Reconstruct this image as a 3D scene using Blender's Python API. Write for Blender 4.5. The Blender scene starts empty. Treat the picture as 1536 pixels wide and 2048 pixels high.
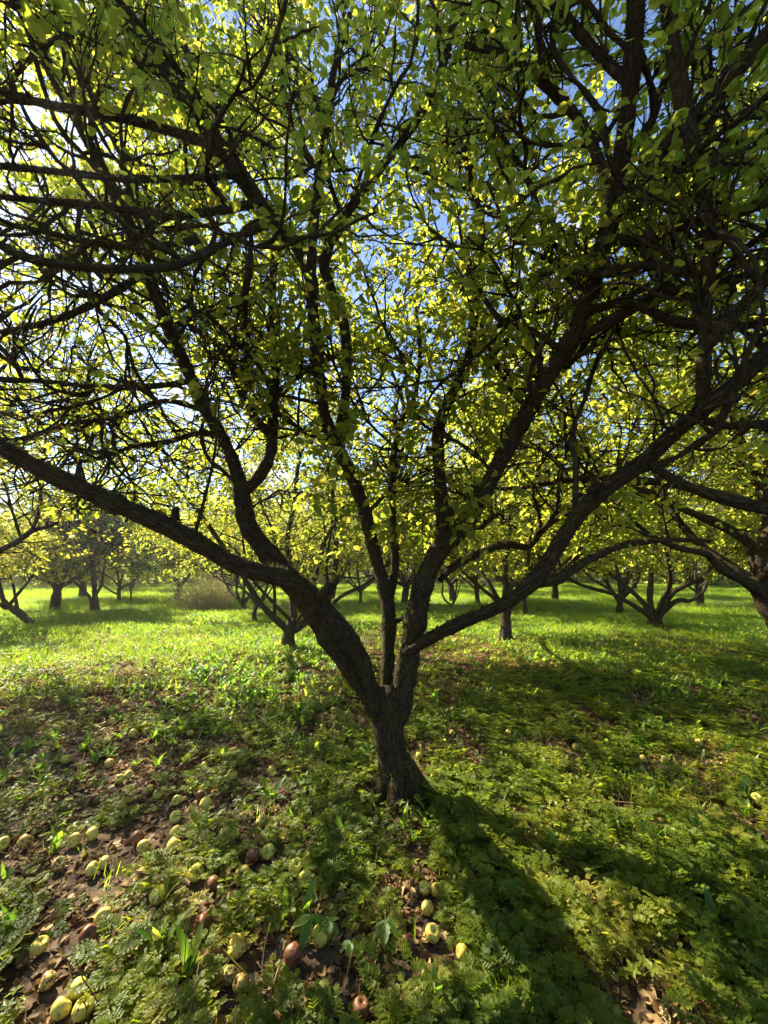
import bpy, math, random
import numpy as np
from mathutils import Vector, Matrix

scene = bpy.context.scene
COL = scene.collection

# ------------------------------------------------------------------ camera
F = 770.0
PITCH = math.radians(8.6)
CAMZ = 1.5
cam_d = bpy.data.cameras.new('camera')
cam = bpy.data.objects.new('camera', cam_d)
COL.objects.link(cam)
cam_d.sensor_fit = 'VERTICAL'
cam_d.sensor_height = 36.0
cam_d.sensor_width = 27.0
cam_d.lens = 36.0 * F / 2048.0
cam_d.clip_start = 0.05
cam_d.clip_end = 3000
cam.location = (0, 0, CAMZ)
cam.rotation_euler = (math.radians(90) + PITCH, 0, 0)
scene.camera = cam
scene.render.resolution_x = 768
scene.render.resolution_y = 1024

# ------------------------------------------------------------------ light
SUN_AZ = math.radians(-50)      # measured from +Y towards +X
SUN_EL = math.radians(40)
sd = Vector((math.sin(SUN_AZ) * math.cos(SUN_EL), math.cos(SUN_AZ) * math.cos(SUN_EL), math.sin(SUN_EL)))
sun_l = bpy.data.lights.new('sun', 'SUN')
sun_l.energy = 5.0
sun_l.angle = math.radians(0.5)
sun_l.color = (1.0, 0.89, 0.66)
sun = bpy.data.objects.new('sun', sun_l)
COL.objects.link(sun)
sun.location = (-20, 20, 25)
sun.rotation_euler = (-sd).to_track_quat('-Z', 'Y').to_euler()

world = bpy.data.worlds.new('World')
scene.world = world
world.use_nodes = True
wn, wl = world.node_tree.nodes, world.node_tree.links
wn.clear()
wout = wn.new('ShaderNodeOutputWorld')
wbg = wn.new('ShaderNodeBackground')
wbg.inputs['Strength'].default_value = 0.065
sky = wn.new('ShaderNodeTexSky')
sky.sky_type = 'NISHITA'
sky.sun_disc = False
sky.sun_elevation = SUN_EL
sky.sun_rotation = SUN_AZ
sky.air_density = 1.0
sky.dust_density = 0.2
sky.ozone_density = 3.5
tc = wn.new('ShaderNodeTexCoord')
mp = wn.new('ShaderNodeMapping')
mp.inputs['Scale'].default_value = (1.0, 1.0, 2.2)
mp.inputs['Location'].default_value = (0.3, 0.1, 0.0)
cn = wn.new('ShaderNodeTexNoise')
cn.inputs['Scale'].default_value = 3.2
cn.inputs['Detail'].default_value = 8
cn.inputs['Roughness'].default_value = 0.55
cr = wn.new('ShaderNodeValToRGB')
cr.color_ramp.elements[0].position = 0.56
cr.color_ramp.elements[0].color = (0, 0, 0, 1)
cr.color_ramp.elements[1].position = 0.72
cr.color_ramp.elements[1].color = (1, 1, 1, 1)
cm = wn.new('ShaderNodeMixRGB')
cm.inputs['Color2'].default_value = (5.0, 5.4, 6.0, 1)
wl.new(tc.outputs['Generated'], mp.inputs['Vector'])
wl.new(mp.outputs['Vector'], cn.inputs['Vector'])
wl.new(cn.outputs['Fac'], cr.inputs['Fac'])
wl.new(cr.outputs['Color'], cm.inputs['Fac'])
wl.new(sky.outputs['Color'], cm.inputs['Color1'])
wl.new(cm.outputs['Color'], wbg.inputs['Color'])
wl.new(wbg.outputs['Background'], wout.inputs['Surface'])

scene.view_settings.view_transform = 'Standard'
scene.view_settings.look = 'None'
scene.view_settings.exposure = 2.05
scene.view_settings.gamma = 1.0
scene.view_settings.use_curve_mapping = False
scene.render.engine = 'CYCLES'
scene.cycles.max_bounces = 8
scene.cycles.transmission_bounces = 6
scene.cycles.diffuse_bounces = 4
scene.cycles.use_denoising = True

# ------------------------------------------------------------------ helpers
CP, SP = math.cos(PITCH), math.sin(PITCH)

def P(px, py, Y):
    """World point whose distance in +Y is Y, seen along the measured direction."""
    u = (px - 768) / F
    v = (1024 - py) / F
    t = Y / (CP - v * SP)
    return np.array([u * t, Y, CAMZ + t * (SP + v * CP)]), t

def ground_Y(py, z=0.0):
    v = (1024 - py) / F
    return (CAMZ - z) * (CP - v * SP) / -(SP + v * CP)

def project(p):
    x, y, z = p[..., 0], p[..., 1], p[..., 2] - CAMZ
    d = y * CP + z * SP
    up = -y * SP + z * CP
    return 768 + F * x / d, 1024 - F * up / d, d

def gh(x, y):
    """ground height"""
    return (0.03 * np.sin(x * 0.9 + 1.3) * np.sin(y * 0.7 + 0.4) + 0.014 * np.sin(x * 2.7 + y * 1.9)
            + 0.08 * np.sin(x * 0.13 + 2) * np.sin(y * 0.11 + 1)
            - 0.08 * math.sin(2) * math.sin(1) * np.exp(-(x * x + y * y) / 60))

def tag(o, label=None, cat=None, group=None, kind=None):
    if label: o['label'] = label
    if cat: o['category'] = cat
    if group: o['group'] = group
    if kind: o['kind'] = kind
    return o

def empty(name, loc, label, cat, group=None):
    o = bpy.data.objects.new(name, None)
    o.empty_display_size = 0.1
    COL.objects.link(o)
    o.location = loc
    return tag(o, label, cat, group)

def link(name, me, parent=None, kind=None, loc=None):
    o = bpy.data.objects.new(name, me)
    COL.objects.link(o)
    if parent is not None:
        o.parent = parent
        if loc is None:
            o.matrix_parent_inverse = Matrix.Translation(-Vector(parent.location))
    if loc is not None: o.location = loc
    if kind: o['kind'] = kind
    return o

def mesh_np(name, V, faces, mat, tint=None, uv=None, smooth=True):
    """V (n,3); faces: list of int arrays (m,k); tint per vertex; uv per vertex (n,2)"""
    me = bpy.data.meshes.new(name)
    faces = [np.asarray(f, dtype=np.int32) for f in faces if len(f)]
    me.vertices.add(len(V))
    me.vertices.foreach_set('co', np.asarray(V, dtype=np.float32).ravel())
    loops = np.concatenate([f.ravel() for f in faces])
    sizes = np.concatenate([np.full(len(f), f.shape[1], dtype=np.int32) for f in faces])
    starts = np.concatenate([[0], np.cumsum(sizes)[:-1]]).astype(np.int32)
    me.loops.add(len(loops))
    me.loops.foreach_set('vertex_index', loops)
    me.polygons.add(len(sizes))
    me.polygons.foreach_set('loop_start', starts)
    me.polygons.foreach_set('loop_total', sizes)
    me.update(calc_edges=True)
    if tint is not None:
        a = me.attributes.new('tint', 'FLOAT', 'POINT')
        a.data.foreach_set('value', np.asarray(tint, dtype=np.float32))
    if uv is not None:
        l = me.uv_layers.new(name='UVMap')
        l.data.foreach_set('uv', np.asarray(uv, dtype=np.float32)[loops].ravel())
    me.polygons.foreach_set('use_smooth', np.full(len(sizes), smooth))
    me.materials.append(mat)
    me.validate()
    return me

def norm(a):
    return a / np.maximum(np.linalg.norm(a, axis=-1, keepdims=True), 1e-9)

def catmull(pts, rad, step):
    pts = np.asarray(pts, float); rad = np.asarray(rad, float)
    ext = np.vstack([2 * pts[0] - pts[1], pts, 2 * pts[-1] - pts[-2]])
    out, ro = [], []
    for i in range(len(pts) - 1):
        p0, p1, p2, p3 = ext[i], ext[i + 1], ext[i + 2], ext[i + 3]
        n = max(2, int(np.linalg.norm(p2 - p1) / step))
        for k in range(n):
            t = k / n
            out.append(0.5 * ((2 * p1) + (-p0 + p2) * t + (2 * p0 - 5 * p1 + 4 * p2 - p3) * t * t + (-p0 + 3 * p1 - 3 * p2 + p3) * t ** 3))
            ro.append(rad[i] * (1 - t) + rad[i + 1] * t)
    out.append(pts[-1]); ro.append(rad[-1])
    return np.array(out), np.array(ro)

def resample(pts, rad, n):
    d = np.concatenate([[0], np.cumsum(np.linalg.norm(np.diff(pts, axis=0), axis=1))])
    s = np.linspace(0, d[-1], n)
    return np.stack([np.interp(s, d, pts[:, k]) for k in range(3)], 1), np.interp(s, d, rad)

def tubes(Pm, Rm, sides, rng=None, rough=0.0):
    """batch of polylines Pm (m,n,3), Rm (m,n) -> V, quads"""
    m, n, _ = Pm.shape
    T = np.empty_like(Pm)
    T[:, 1:-1] = Pm[:, 2:] - Pm[:, :-2]
    T[:, 0] = Pm[:, 1] - Pm[:, 0]
    T[:, -1] = Pm[:, -1] - Pm[:, -2]
    T = norm(T)
    mean = norm(Pm[:, -1] - Pm[:, 0])
    ref = np.where(np.abs(mean[:, 2:3]) > 0.7, np.array([[1.0, 0, 0]]), np.array([[0, 0, 1.0]]))
    ref = norm(np.cross(mean, ref))[:, None, :]
    U = norm(np.cross(T, np.broadcast_to(ref, T.shape)))
    W = np.cross(T, U)
    a = np.arange(sides) * 2 * math.pi / sides
    R = Rm[:, :, None] * np.ones(sides)[None, None, :]
    if rng is not None and rough:
        R = R * (1 + rough * rng.standard_normal((m, n, sides)))
    V = (Pm[:, :, None, :] + R[..., None] * (np.cos(a)[None, None, :, None] * U[:, :, None, :] + np.sin(a)[None, None, :, None] * W[:, :, None, :]))
    i = np.arange(n - 1)[:, None]; j = np.arange(sides)[None, :]
    q = np.stack([i * sides + j, i * sides + (j + 1) % sides, (i + 1) * sides + (j + 1) % sides, (i + 1) * sides + j], -1).reshape(-1, 4)
    Q = (q[None] + (np.arange(m) * n * sides)[:, None, None]).reshape(-1, 4)
    return V.reshape(-1, 3), Q

class Acc:
    def __init__(self): self.V = []; self.F = {}; self.T = []; self.n = 0
    def add(self, V, Fc, tint=None):
        Fc = np.asarray(Fc)
        self.F.setdefault(Fc.shape[1], []).append(Fc + self.n)
        self.V.append(V); self.n += len(V)
        self.T.append(np.zeros(len(V)) if tint is None else tint)
    def mesh(self, name, mat, smooth=True):
        return mesh_np(name, np.concatenate(self.V), [np.concatenate(f) for f in self.F.values()], mat, tint=np.concatenate(self.T), smooth=smooth)

# ------------------------------------------------------------------ materials
def new_mat(name):
    m = bpy.data.materials.new(name)
    m.use_nodes = True
    nt = m.node_tree
    nt.nodes.clear()
    out = nt.nodes.new('ShaderNodeOutputMaterial')
    return m, nt.nodes, nt.links, out

def ramp(nodes, stops, interp='LINEAR'):
    r = nodes.new('ShaderNodeValToRGB')
    r.color_ramp.interpolation = interp
    els = r.color_ramp.elements
    while len(els) < len(stops): els.new(0.5)
    for e, (p, c) in zip(els, stops):
        e.position = p
        e.color = (c[0], c[1], c[2], 1)
    return r

def leaf_material(name, refl, trans, tw=0.5, source='tint', rough=0.45, spec=0.35, veins=False):
    m, N, L, out = new_mat(name)
    if source == 'tint':
        s = N.new('ShaderNodeAttribute'); s.attribute_name = 'tint'; fac = s.outputs['Fac']
    else:
        s = N.new('ShaderNodeObjectInfo'); fac = s.outputs['Random']
    geo = N.new('ShaderNodeNewGeometry')
    no = N.new('ShaderNodeTexNoise'); no.inputs['Scale'].default_value = 40; no.inputs['Detail'].default_value = 3
    L.new(geo.outputs['Position'], no.inputs['Vector'])
    ma = N.new('ShaderNodeMath'); ma.operation = 'MULTIPLY_ADD'
    ma.inputs[1].default_value = 0.35; ma.inputs[2].default_value = -0.175
    L.new(no.outputs['Fac'], ma.inputs[0])
    if source != 'tint':
        nb = N.new('ShaderNodeTexNoise'); nb.inputs['Scale'].default_value = 1.7; nb.inputs['Detail'].default_value = 4
        L.new(geo.outputs['Position'], nb.inputs['Vector'])
        m2 = N.new('ShaderNodeMath'); m2.operation = 'MULTIPLY_ADD'; m2.inputs[1].default_value = 1.5; m2.inputs[2].default_value = -.75
        L.new(nb.outputs['Fac'], m2.inputs[0])
        a2 = N.new('ShaderNodeMath'); a2.operation = 'ADD'; L.new(m2.outputs[0], a2.inputs[0]); L.new(ma.outputs[0], a2.inputs[1]); ma = a2
        sc = N.new('ShaderNodeMath'); sc.operation = 'MULTIPLY'; sc.inputs[1].default_value = .85; L.new(fac, sc.inputs[0]); fac = sc.outputs[0]
    ad = N.new('ShaderNodeMath'); ad.operation = 'ADD'; ad.use_clamp = True
    L.new(fac, ad.inputs[0]); L.new(ma.outputs[0], ad.inputs[1])
    r1, r2 = ramp(N, refl), ramp(N, trans)
    L.new(ad.outputs[0], r1.inputs['Fac']); L.new(ad.outputs[0], r2.inputs['Fac'])
    p = N.new('ShaderNodeBsdfPrincipled')
    p.inputs['Roughness'].default_value = rough
    p.inputs['Specular IOR Level'].default_value = spec
    L.new(r1.outputs['Color'], p.inputs['Base Color'])
    t = N.new('ShaderNodeBsdfTranslucent')
    L.new(r2.outputs['Color'], t.inputs['Color'])
    mx = N.new('ShaderNodeMixShader'); mx.inputs['Fac'].default_value = tw
    L.new(p.outputs['BSDF'], mx.inputs[1]); L.new(t.outputs['BSDF'], mx.inputs[2])
    L.new(mx.outputs['Shader'], out.inputs['Surface'])
    return m

M_leaf = leaf_material('apple_leaf', [(0, (.035, .065, .008)), (.45, (.065, .10, .010)), (.8, (.12, .13, .015)), (.95, (.24, .20, .035)), (1, (.22, .10, .03))], spec=.22, trans=
                       [(0, (.24, .36, .02)), (.45, (.54, .58, .05)), (.8, (.76, .68, .09)), (.95, (.82, .62, .12)), (1, (.45, .22, .05))], tw=0.55)
M_leaf_near = leaf_material('overhead_leaf', [(0, (.028, .05, .008)), (.45, (.05, .08, .010)), (.8, (.09, .11, .014)), (.95, (.20, .17, .03)), (1, (.18, .08, .03))], spec=.2, trans=
                       [(0, (.26, .38, .02)), (.4, (.54, .62, .05)), (.75, (.78, .72, .08)), (.95, (.85, .62, .10)), (1, (.4, .2, .05))], tw=0.64)
M_herb = leaf_material('herb_leaf', [(0, (.055, .08, .010)), (.5, (.10, .13, .015)), (.9, (.15, .165, .022)), (1, (.22, .22, .04))],
                       [(0, (.26, .40, .012)), (.5, (.52, .62, .02)), (.9, (.66, .66, .04)), (1, (.65, .55, .08))], tw=0.45, source='obj', spec=.2)
M_grass = leaf_material('grass_blade', [(0, (.045, .085, .010)), (.5, (.075, .125, .014)), (.9, (.12, .16, .02)), (1, (.25, .22, .08))],
                        [(0, (.32, .52, .012)), (.5, (.50, .72, .02)), (.9, (.66, .78, .04)), (1, (.7, .6, .2))], tw=0.5, source='obj')
M_strap = leaf_material('broad_leaf', [(0, (.05, .11, .02)), (.6, (.08, .15, .025)), (1, (.16, .20, .04))],
                        [(0, (.22, .50, .03)), (.6, (.45, .66, .05)), (1, (.7, .72, .1))], tw=0.5, source='obj')
M_dead = leaf_material('dead_leaf', [(0, (.05, .028, .012)), (.35, (.12, .07, .03)), (.65, (.24, .155, .07)), (.9, (.44, .33, .17)), (1, (.55, .42, .05))],
                       [(0, (.10, .04, .02)), (.35, (.25, .12, .05)), (.7, (.4, .25, .12)), (1, (.6, .42, .05))], tw=0.22, source='obj', rough=0.6, spec=0.15)
M_dry = leaf_material('dry_weed', [(0, (.20, .24, .07)), (.5, (.36, .34, .14)), (1, (.50, .44, .24))],
                      [(0, (.3, .4, .08)), (.5, (.5, .45, .15)), (1, (.6, .5, .25))], tw=0.4, source='tint')
M_dark_leaf = leaf_material('dark_leaf', [(0, (.025, .05, .02)), (.6, (.045, .08, .03)), (1, (.08, .11, .04))],
                            [(0, (.07, .16, .03)), (.6, (.12, .25, .05)), (1, (.25, .35, .06))], tw=0.4, spec=.1)
M_wood = leaf_material('woodland_leaf', [(0, (.05, .08, .02)), (.6, (.09, .12, .03)), (1, (.14, .15, .05))],
                       [(0, (.25, .36, .04)), (.6, (.5, .55, .06)), (1, (.7, .65, .12))], tw=0.55, spec=0.05, rough=.8)
M_moss = leaf_material('moss', [(0, (.022, .020, .010)), (.5, (.05, .045, .014)), (.85, (.09, .075, .018)), (1, (.16, .075, .02))],
                       [(0, (.05, .05, .01)), (.6, (.15, .15, .02)), (1, (.35, .2, .03))], tw=0.3, rough=0.9, spec=0.05)

def bark_material(name, dark, mid, light, moss, uvscale=(1, 1)):
    m, N, L, out = new_mat(name)
    uv = N.new('ShaderNodeUVMap')
    mp = N.new('ShaderNodeMapping'); mp.inputs['Scale'].default_value = (9, 7, 1)
    L.new(uv.outputs['UV'], mp.inputs['Vector'])
    geo = N.new('ShaderNodeNewGeometry')
    n1 = N.new('ShaderNodeTexNoise'); n1.inputs['Scale'].default_value = 1.6; n1.inputs['Detail'].default_value = 8; n1.inputs['Roughness'].default_value = 0.7
    L.new(mp.outputs['Vector'], n1.inputs['Vector'])
    vo = N.new('ShaderNodeTexVoronoi'); vo.feature = 'DISTANCE_TO_EDGE'; vo.inputs['Scale'].default_value = 1.5
    dn = N.new('ShaderNodeTexNoise'); dn.inputs['Scale'].default_value = 5; dn.inputs['Detail'].default_value = 5
    L.new(geo.outputs['Position'], dn.inputs['Vector'])
    dv = N.new('ShaderNodeVectorMath'); dv.operation = 'MULTIPLY_ADD'; dv.inputs[1].default_value = (2.6, 2.6, 0)
    L.new(dn.outputs['Color'], dv.inputs[0]); L.new(mp.outputs['Vector'], dv.inputs[2])
    L.new(dv.outputs[0], vo.inputs['Vector']); vo.inputs['Randomness'].default_value = 1
    n2 = N.new('ShaderNodeTexNoise'); n2.inputs['Scale'].default_value = 6; n2.inputs['Detail'].default_value = 5
    L.new(geo.outputs['Position'], n2.inputs['Vector'])
    n3 = N.new('ShaderNodeTexNoise'); n3.inputs['Scale'].default_value = 90; n3.inputs['Detail'].default_value = 4
    L.new(geo.outputs['Position'], n3.inputs['Vector'])
    r1 = ramp(N, [(0.25, dark), (0.5, mid), (0.75, light)])
    L.new(n1.outputs['Fac'], r1.inputs['Fac'])
    r2 = ramp(N, [(0.46, (0, 0, 0)), (0.58, (1, 1, 1))])
    L.new(n2.outputs['Fac'], r2.inputs['Fac'])
    mx = N.new('ShaderNodeMixRGB'); mx.inputs['Color2'].default_value = (*moss, 1)
    mf = N.new('ShaderNodeMath'); mf.operation = 'MULTIPLY'; mf.inputs[1].default_value = 0.8
    L.new(r2.outputs['Color'], mf.inputs[0]); L.new(mf.outputs[0], mx.inputs['Fac'])
    L.new(r1.outputs['Color'], mx.inputs['Color1'])
    # pale lichen flecks
    r3 = ramp(N, [(0.70, (0, 0, 0)), (0.80, (.5, .5, .5))])
    n4 = N.new('ShaderNodeTexNoise'); n4.inputs['Scale'].default_value = 22; n4.inputs['Detail'].default_value = 3
    L.new(geo.outputs['Position'], n4.inputs['Vector']); L.new(n4.outputs['Fac'], r3.inputs['Fac'])
    mx2 = N.new('ShaderNodeMixRGB'); mx2.inputs['Color2'].default_value = (.20, .19, .15, 1)
    L.new(r3.outputs['Color'], mx2.inputs['Fac']); L.new(mx.outputs['Color'], mx2.inputs['Color1'])
    vc = ramp(N, [(0.0, (.35, .33, .3)), (0.16, (1, 1, 1))]); L.new(vo.outputs['Distance'], vc.inputs['Fac'])
    mc = N.new('ShaderNodeMixRGB'); mc.blend_type = 'MULTIPLY'; mc.inputs['Fac'].default_value = .55
    L.new(mx2.outputs['Color'], mc.inputs['Color1']); L.new(vc.outputs['Color'], mc.inputs['Color2']); mx2 = mc
    p = N.new('ShaderNodeBsdfPrincipled'); p.inputs['Roughness'].default_value = 0.85; p.inputs['Specular IOR Level'].default_value = 0.1
    L.new(mx2.outputs['Color'], p.inputs['Base Color'])
    vr = ramp(N, [(0.0, (0, 0, 0)), (0.12, (1, 1, 1))]); L.new(vo.outputs['Distance'], vr.inputs['Fac'])
    h1 = N.new('ShaderNodeMath'); h1.operation = 'MULTIPLY_ADD'; h1.inputs[1].default_value = 0.5
    L.new(vr.outputs['Color'], h1.inputs[0]); L.new(n1.outputs['Fac'], h1.inputs[2])
    h2 = N.new('ShaderNodeMath'); h2.operation = 'MULTIPLY_ADD'; h2.inputs[1].default_value = 0.3
    L.new(n3.outputs['Fac'], h2.inputs[0]); L.new(h1.outputs[0], h2.inputs[2])
    b = N.new('ShaderNodeBump'); b.inputs['Strength'].default_value = 0.9; b.inputs['Distance'].default_value = 0.03
    L.new(h2.outputs[0], b.inputs['Height']); L.new(b.outputs['Normal'], p.inputs['Normal'])
    L.new(p.outputs['BSDF'], out.inputs['Surface'])
    return m

M_bark = bark_material('apple_bark', (.018, .012, .007), (.052, .037, .022), (.12, .090, .058), (.060, .050, .014))
M_bark_far = bark_material('far_apple_bark', (.025, .018, .013), (.070, .052, .038), (.14, .11, .08), (.07, .06, .022))

def twig_material():
    m, N, L, out = new_mat('twig_bark')
    geo = N.new('ShaderNodeNewGeometry')
    n2 = N.new('ShaderNodeTexNoise'); n2.inputs['Scale'].default_value = 14; n2.inputs['Detail'].default_value = 4
    L.new(geo.outputs['Position'], n2.inputs['Vector'])
    r = ramp(N, [(.3, (.016, .012, .007)), (.5, (.036, .028, .016)), (.62, (.045, .040, .016)), (.78, (.085, .07, .05))])
    L.new(n2.outputs['Fac'], r.inputs['Fac'])
    p = N.new('ShaderNodeBsdfPrincipled'); p.inputs['Roughness'].default_value = 0.95; p.inputs['Specular IOR Level'].default_value = 0.05
    L.new(r.outputs['Color'], p.inputs['Base Color'])
    L.new(p.outputs['BSDF'], out.inputs['Surface'])
    return m
M_twig = twig_material()

# ------------------------------------------------------------------ tree tools
def limb_mesh(name, pts, rad, mat, rng, step=0.03, sides=18, ridge=0.07):
    p, r = catmull(pts, rad, step)
    n = len(p)
    s = np.concatenate([[0], np.cumsum(np.linalg.norm(np.diff(p, axis=0), axis=1))])
    # knobbly axis and girth
    ph = rng.uniform(0, 6.28, 8)
    lump = 1 + 0.06 * np.sin(s * 9 + ph[0]) + 0.05 * np.sin(s * 23 + ph[1]) + 0.03 * np.sin(s * 51 + ph[2])
    for _ in range(max(1, int(s[-1] * 1.2))):
        c = rng.uniform(0, s[-1]); lump += rng.uniform(.08, .22) * np.exp(-((s - c) / rng.uniform(.02, .05)) ** 2)
    r = r * lump
    T = np.gradient(p, axis=0); T = norm(T)
    # parallel transport
    u = np.cross(T[0], [0.3, 1, 0.1]); u /= np.linalg.norm(u)
    U = np.empty_like(p)
    for i in range(n):
        u = u - T[i] * u.dot(T[i]); u /= np.linalg.norm(u); U[i] = u
    W = np.cross(T, U)
    a = np.arange(sides) * 2 * math.pi / sides
    A, S = np.meshgrid(a, s)
    rr = np.zeros_like(A)
    for k in (2, 3, 5, 7, 9):
        rr += (0.5 if k < 4 else 0.35) * np.sin(k * A + rng.uniform(0, 6) + 0.2 * np.sin(S * rng.uniform(2, 6) + rng.uniform(0, 6)))
    fine = rng.standard_normal(A.shape)
    R = r[:, None] * (1 + ridge * rr + 0.02 * fine)
    V = p[:, None, :] + R[..., None] * (np.cos(A)[..., None] * U[:, None, :] + np.sin(A)[..., None] * W[:, None, :])
    V = V.reshape(-1, 3)
    i = np.arange(n - 1)[:, None]; j = np.arange(sides)[None, :]
    q = np.stack([i * sides + j, i * sides + (j + 1) % sides, (i + 1) * sides + (j + 1) % sides, (i + 1) * sides + j], -1).reshape(-1, 4)
    V = np.vstack([V, p[0], p[-1]])
    jj = np.arange(sides)
    c0 = np.stack([np.full(sides, n * sides), (jj + 1) % sides, jj], -1)
    c1 = np.stack([np.full(sides, n * sides + 1), (n - 1) * sides + jj, (n - 1) * sides + (jj + 1) % sides], -1)
    tri = np.vstack([c0, c1])
    cu = np.cos(A) * 0.5; cv = np.sin(A) * 0.5
    girth = float(np.mean(r)) * 6.0
    uu = np.abs((A / math.pi) - 1) * girth * 0.5 + 0.06 * cv
    UV = np.stack([uu * 4, S * 1.2], -1).reshape(-1, 2)
    UV = np.vstack([UV, [[0, 0], [0, 1]]])
    me = mesh_np(name, V, [q, tri], mat, uv=UV)
    surf = dict(V=V[:n * sides], N=norm((V[:n * sides].reshape(n, sides, 3) - p[:, None, :])).reshape(-1, 3))
    return me, surf, p, r

def grow(rng, Pm, Rm, per, L, n=6, t0=.25, ang=(35, 75), up=.12, wander=.22, rr=.55, rmin=.002, keep=None, flat=0.0, shrink=.5):
    """children of the polylines Pm (m,k,3); per = children per parent"""
    m, k, _ = Pm.shape
    plen = np.linalg.norm(np.diff(Pm, axis=1), axis=2).sum(1)
    cnt = np.maximum(1, np.round(per * plen * rng.uniform(.8, 1.2, m))).astype(int)
    idx = np.repeat(np.arange(m), cnt)
    t = rng.uniform(t0, 1.0, len(idx))
    f = t * (k - 1); i0 = np.minimum(f.astype(int), k - 2); w = (f - i0)[:, None]
    p0 = Pm[idx, i0] * (1 - w) + Pm[idx, i0 + 1] * w
    r0 = Rm[idx, i0] * (1 - w[:, 0]) + Rm[idx, i0 + 1] * w[:, 0]
    T = norm(Pm[idx, i0 + 1] - Pm[idx, i0])
    q = rng.standard_normal((len(idx), 3)); q[:, 2] *= (1 - flat); q[:, 2] += up
    q = norm(q - T * (q * T).sum(1, keepdims=True))
    a = np.radians(rng.uniform(ang[0], ang[1], len(idx)))[:, None]
    D = norm(np.cos(a) * T + np.sin(a) * q)
    ln = rng.uniform(L[0], L[1], len(idx)) * (1 - shrink * t)
    C = np.empty((len(idx), n, 3)); C[:, 0] = p0
    st = (ln / (n - 1))[:, None]
    for s in range(1, n):
        C[:, s] = C[:, s - 1] + D * st
        D = norm(D + wander * rng.standard_normal(D.shape) + np.array([0, 0, up * .5]))
    rs = np.clip(np.minimum(r0 * .75, rr * (0.0035 + ln * .0135)), rmin, None)
    tp = np.linspace(1, .35, n)[None, :]
    R = np.maximum(rs[:, None] * tp, rmin * .6)
    if keep is not None:
        ok = keep(C)
        C, R = C[ok], R[ok]
    return C, R

LEAF9 = (np.array([[0, 0, 0], [.5, 0, -.02], [1, 0, -.12], [.17, .22, .05], [.50, .32, .09], [.80, .15, .0], [.17, -.22, .05], [.50, -.32, .09], [.80, -.15, .0]]),
         np.array([[0, 1, 4, 3], [1, 2, 5, 4], [0, 6, 7, 1], [1, 7, 8, 2]]))
LEAF6 = (np.array([[0, 0, 0], [.30, .31, .10], [.68, .24, .06], [1, 0, -.08], [.68, -.24, .06], [.30, -.31, .10]]),
         np.array([[0, 3, 2, 1], [0, 5, 4, 3]]))

def leaves(rng, pos, size, tmpl, out=None, droop=.35, tilt=.85, tintf=None):
    """leaf blades at pos; out = preferred direction (m,3)"""
    m = len(pos)
    X = rng.standard_normal((m, 3)); X[:, 2] = X[:, 2] * .35 - droop
    if out is not None: X = X + out * 1.0
    X = norm(X)
    Nn = rng.standard_normal((m, 3)) * tilt + np.array([0, 0, 1.0])
    Yv = norm(np.cross(Nn, X)); Z = np.cross(X, Yv)
    sz = size * rng.uniform(.45, 1.35, m)
    tv, tf = tmpl
    wid = rng.uniform(.8, 1.15, m); cur = rng.uniform(-.6, 2.6, m)
    k = len(tv)
    V = (pos[:, None, :] + sz[:, None, None] * (tv[None, :, 0, None] * X[:, None, :] + (tv[None, :, 1] * wid[:, None])[..., None] * Yv[:, None, :] + (tv[None, :, 2] * cur[:, None])[..., None] * Z[:, None, :]))
    Fc = (tf[None] + (np.arange(m) * k)[:, None, None]).reshape(-1, 4)
    tint = rng.beta(2.2, 3.0, m) if tintf is None else tintf(rng, pos)
    return V.reshape(-1, 3), Fc, np.repeat(tint, k)

def moss_on(rng, surfs, density_idx, acc, lo=.006, hi=.018, top=.5):
    for V, Nn in surfs:
        k = int(len(V) * density_idx)
        if k < 1: continue
        i = rng.integers(0, len(V), k)
        w = .25 + top * np.clip(Nn[i, 2], 0, 1) + .25 * (np.sin(V[i, 0] * 7) * np.sin(V[i, 2] * 6 + V[i, 1] * 5) > 0.0)
        i = i[rng.uniform(0, 1, k) < w]; k = len(i)
        b = V[i] + rng.standard_normal((k, 3)) * .004 - Nn[i] * .003
        d = norm(Nn[i] + rng.standard_normal((k, 3)) * .55)
        s = norm(np.cross(d, rng.standard_normal((k, 3))))
        l = rng.uniform(lo, hi, k)[:, None]; wd = rng.uniform(.002, .0045, k)[:, None]
        VV = np.stack([b - s * wd, b + s * wd, b + d * l + rng.standard_normal((k, 3)) * .002], 1).reshape(-1, 3)
        FF = np.arange(3 * k).reshape(-1, 3)
        acc.add(VV, FF, np.repeat(rng.beta(1.6, 2.2, k), 3))

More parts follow.
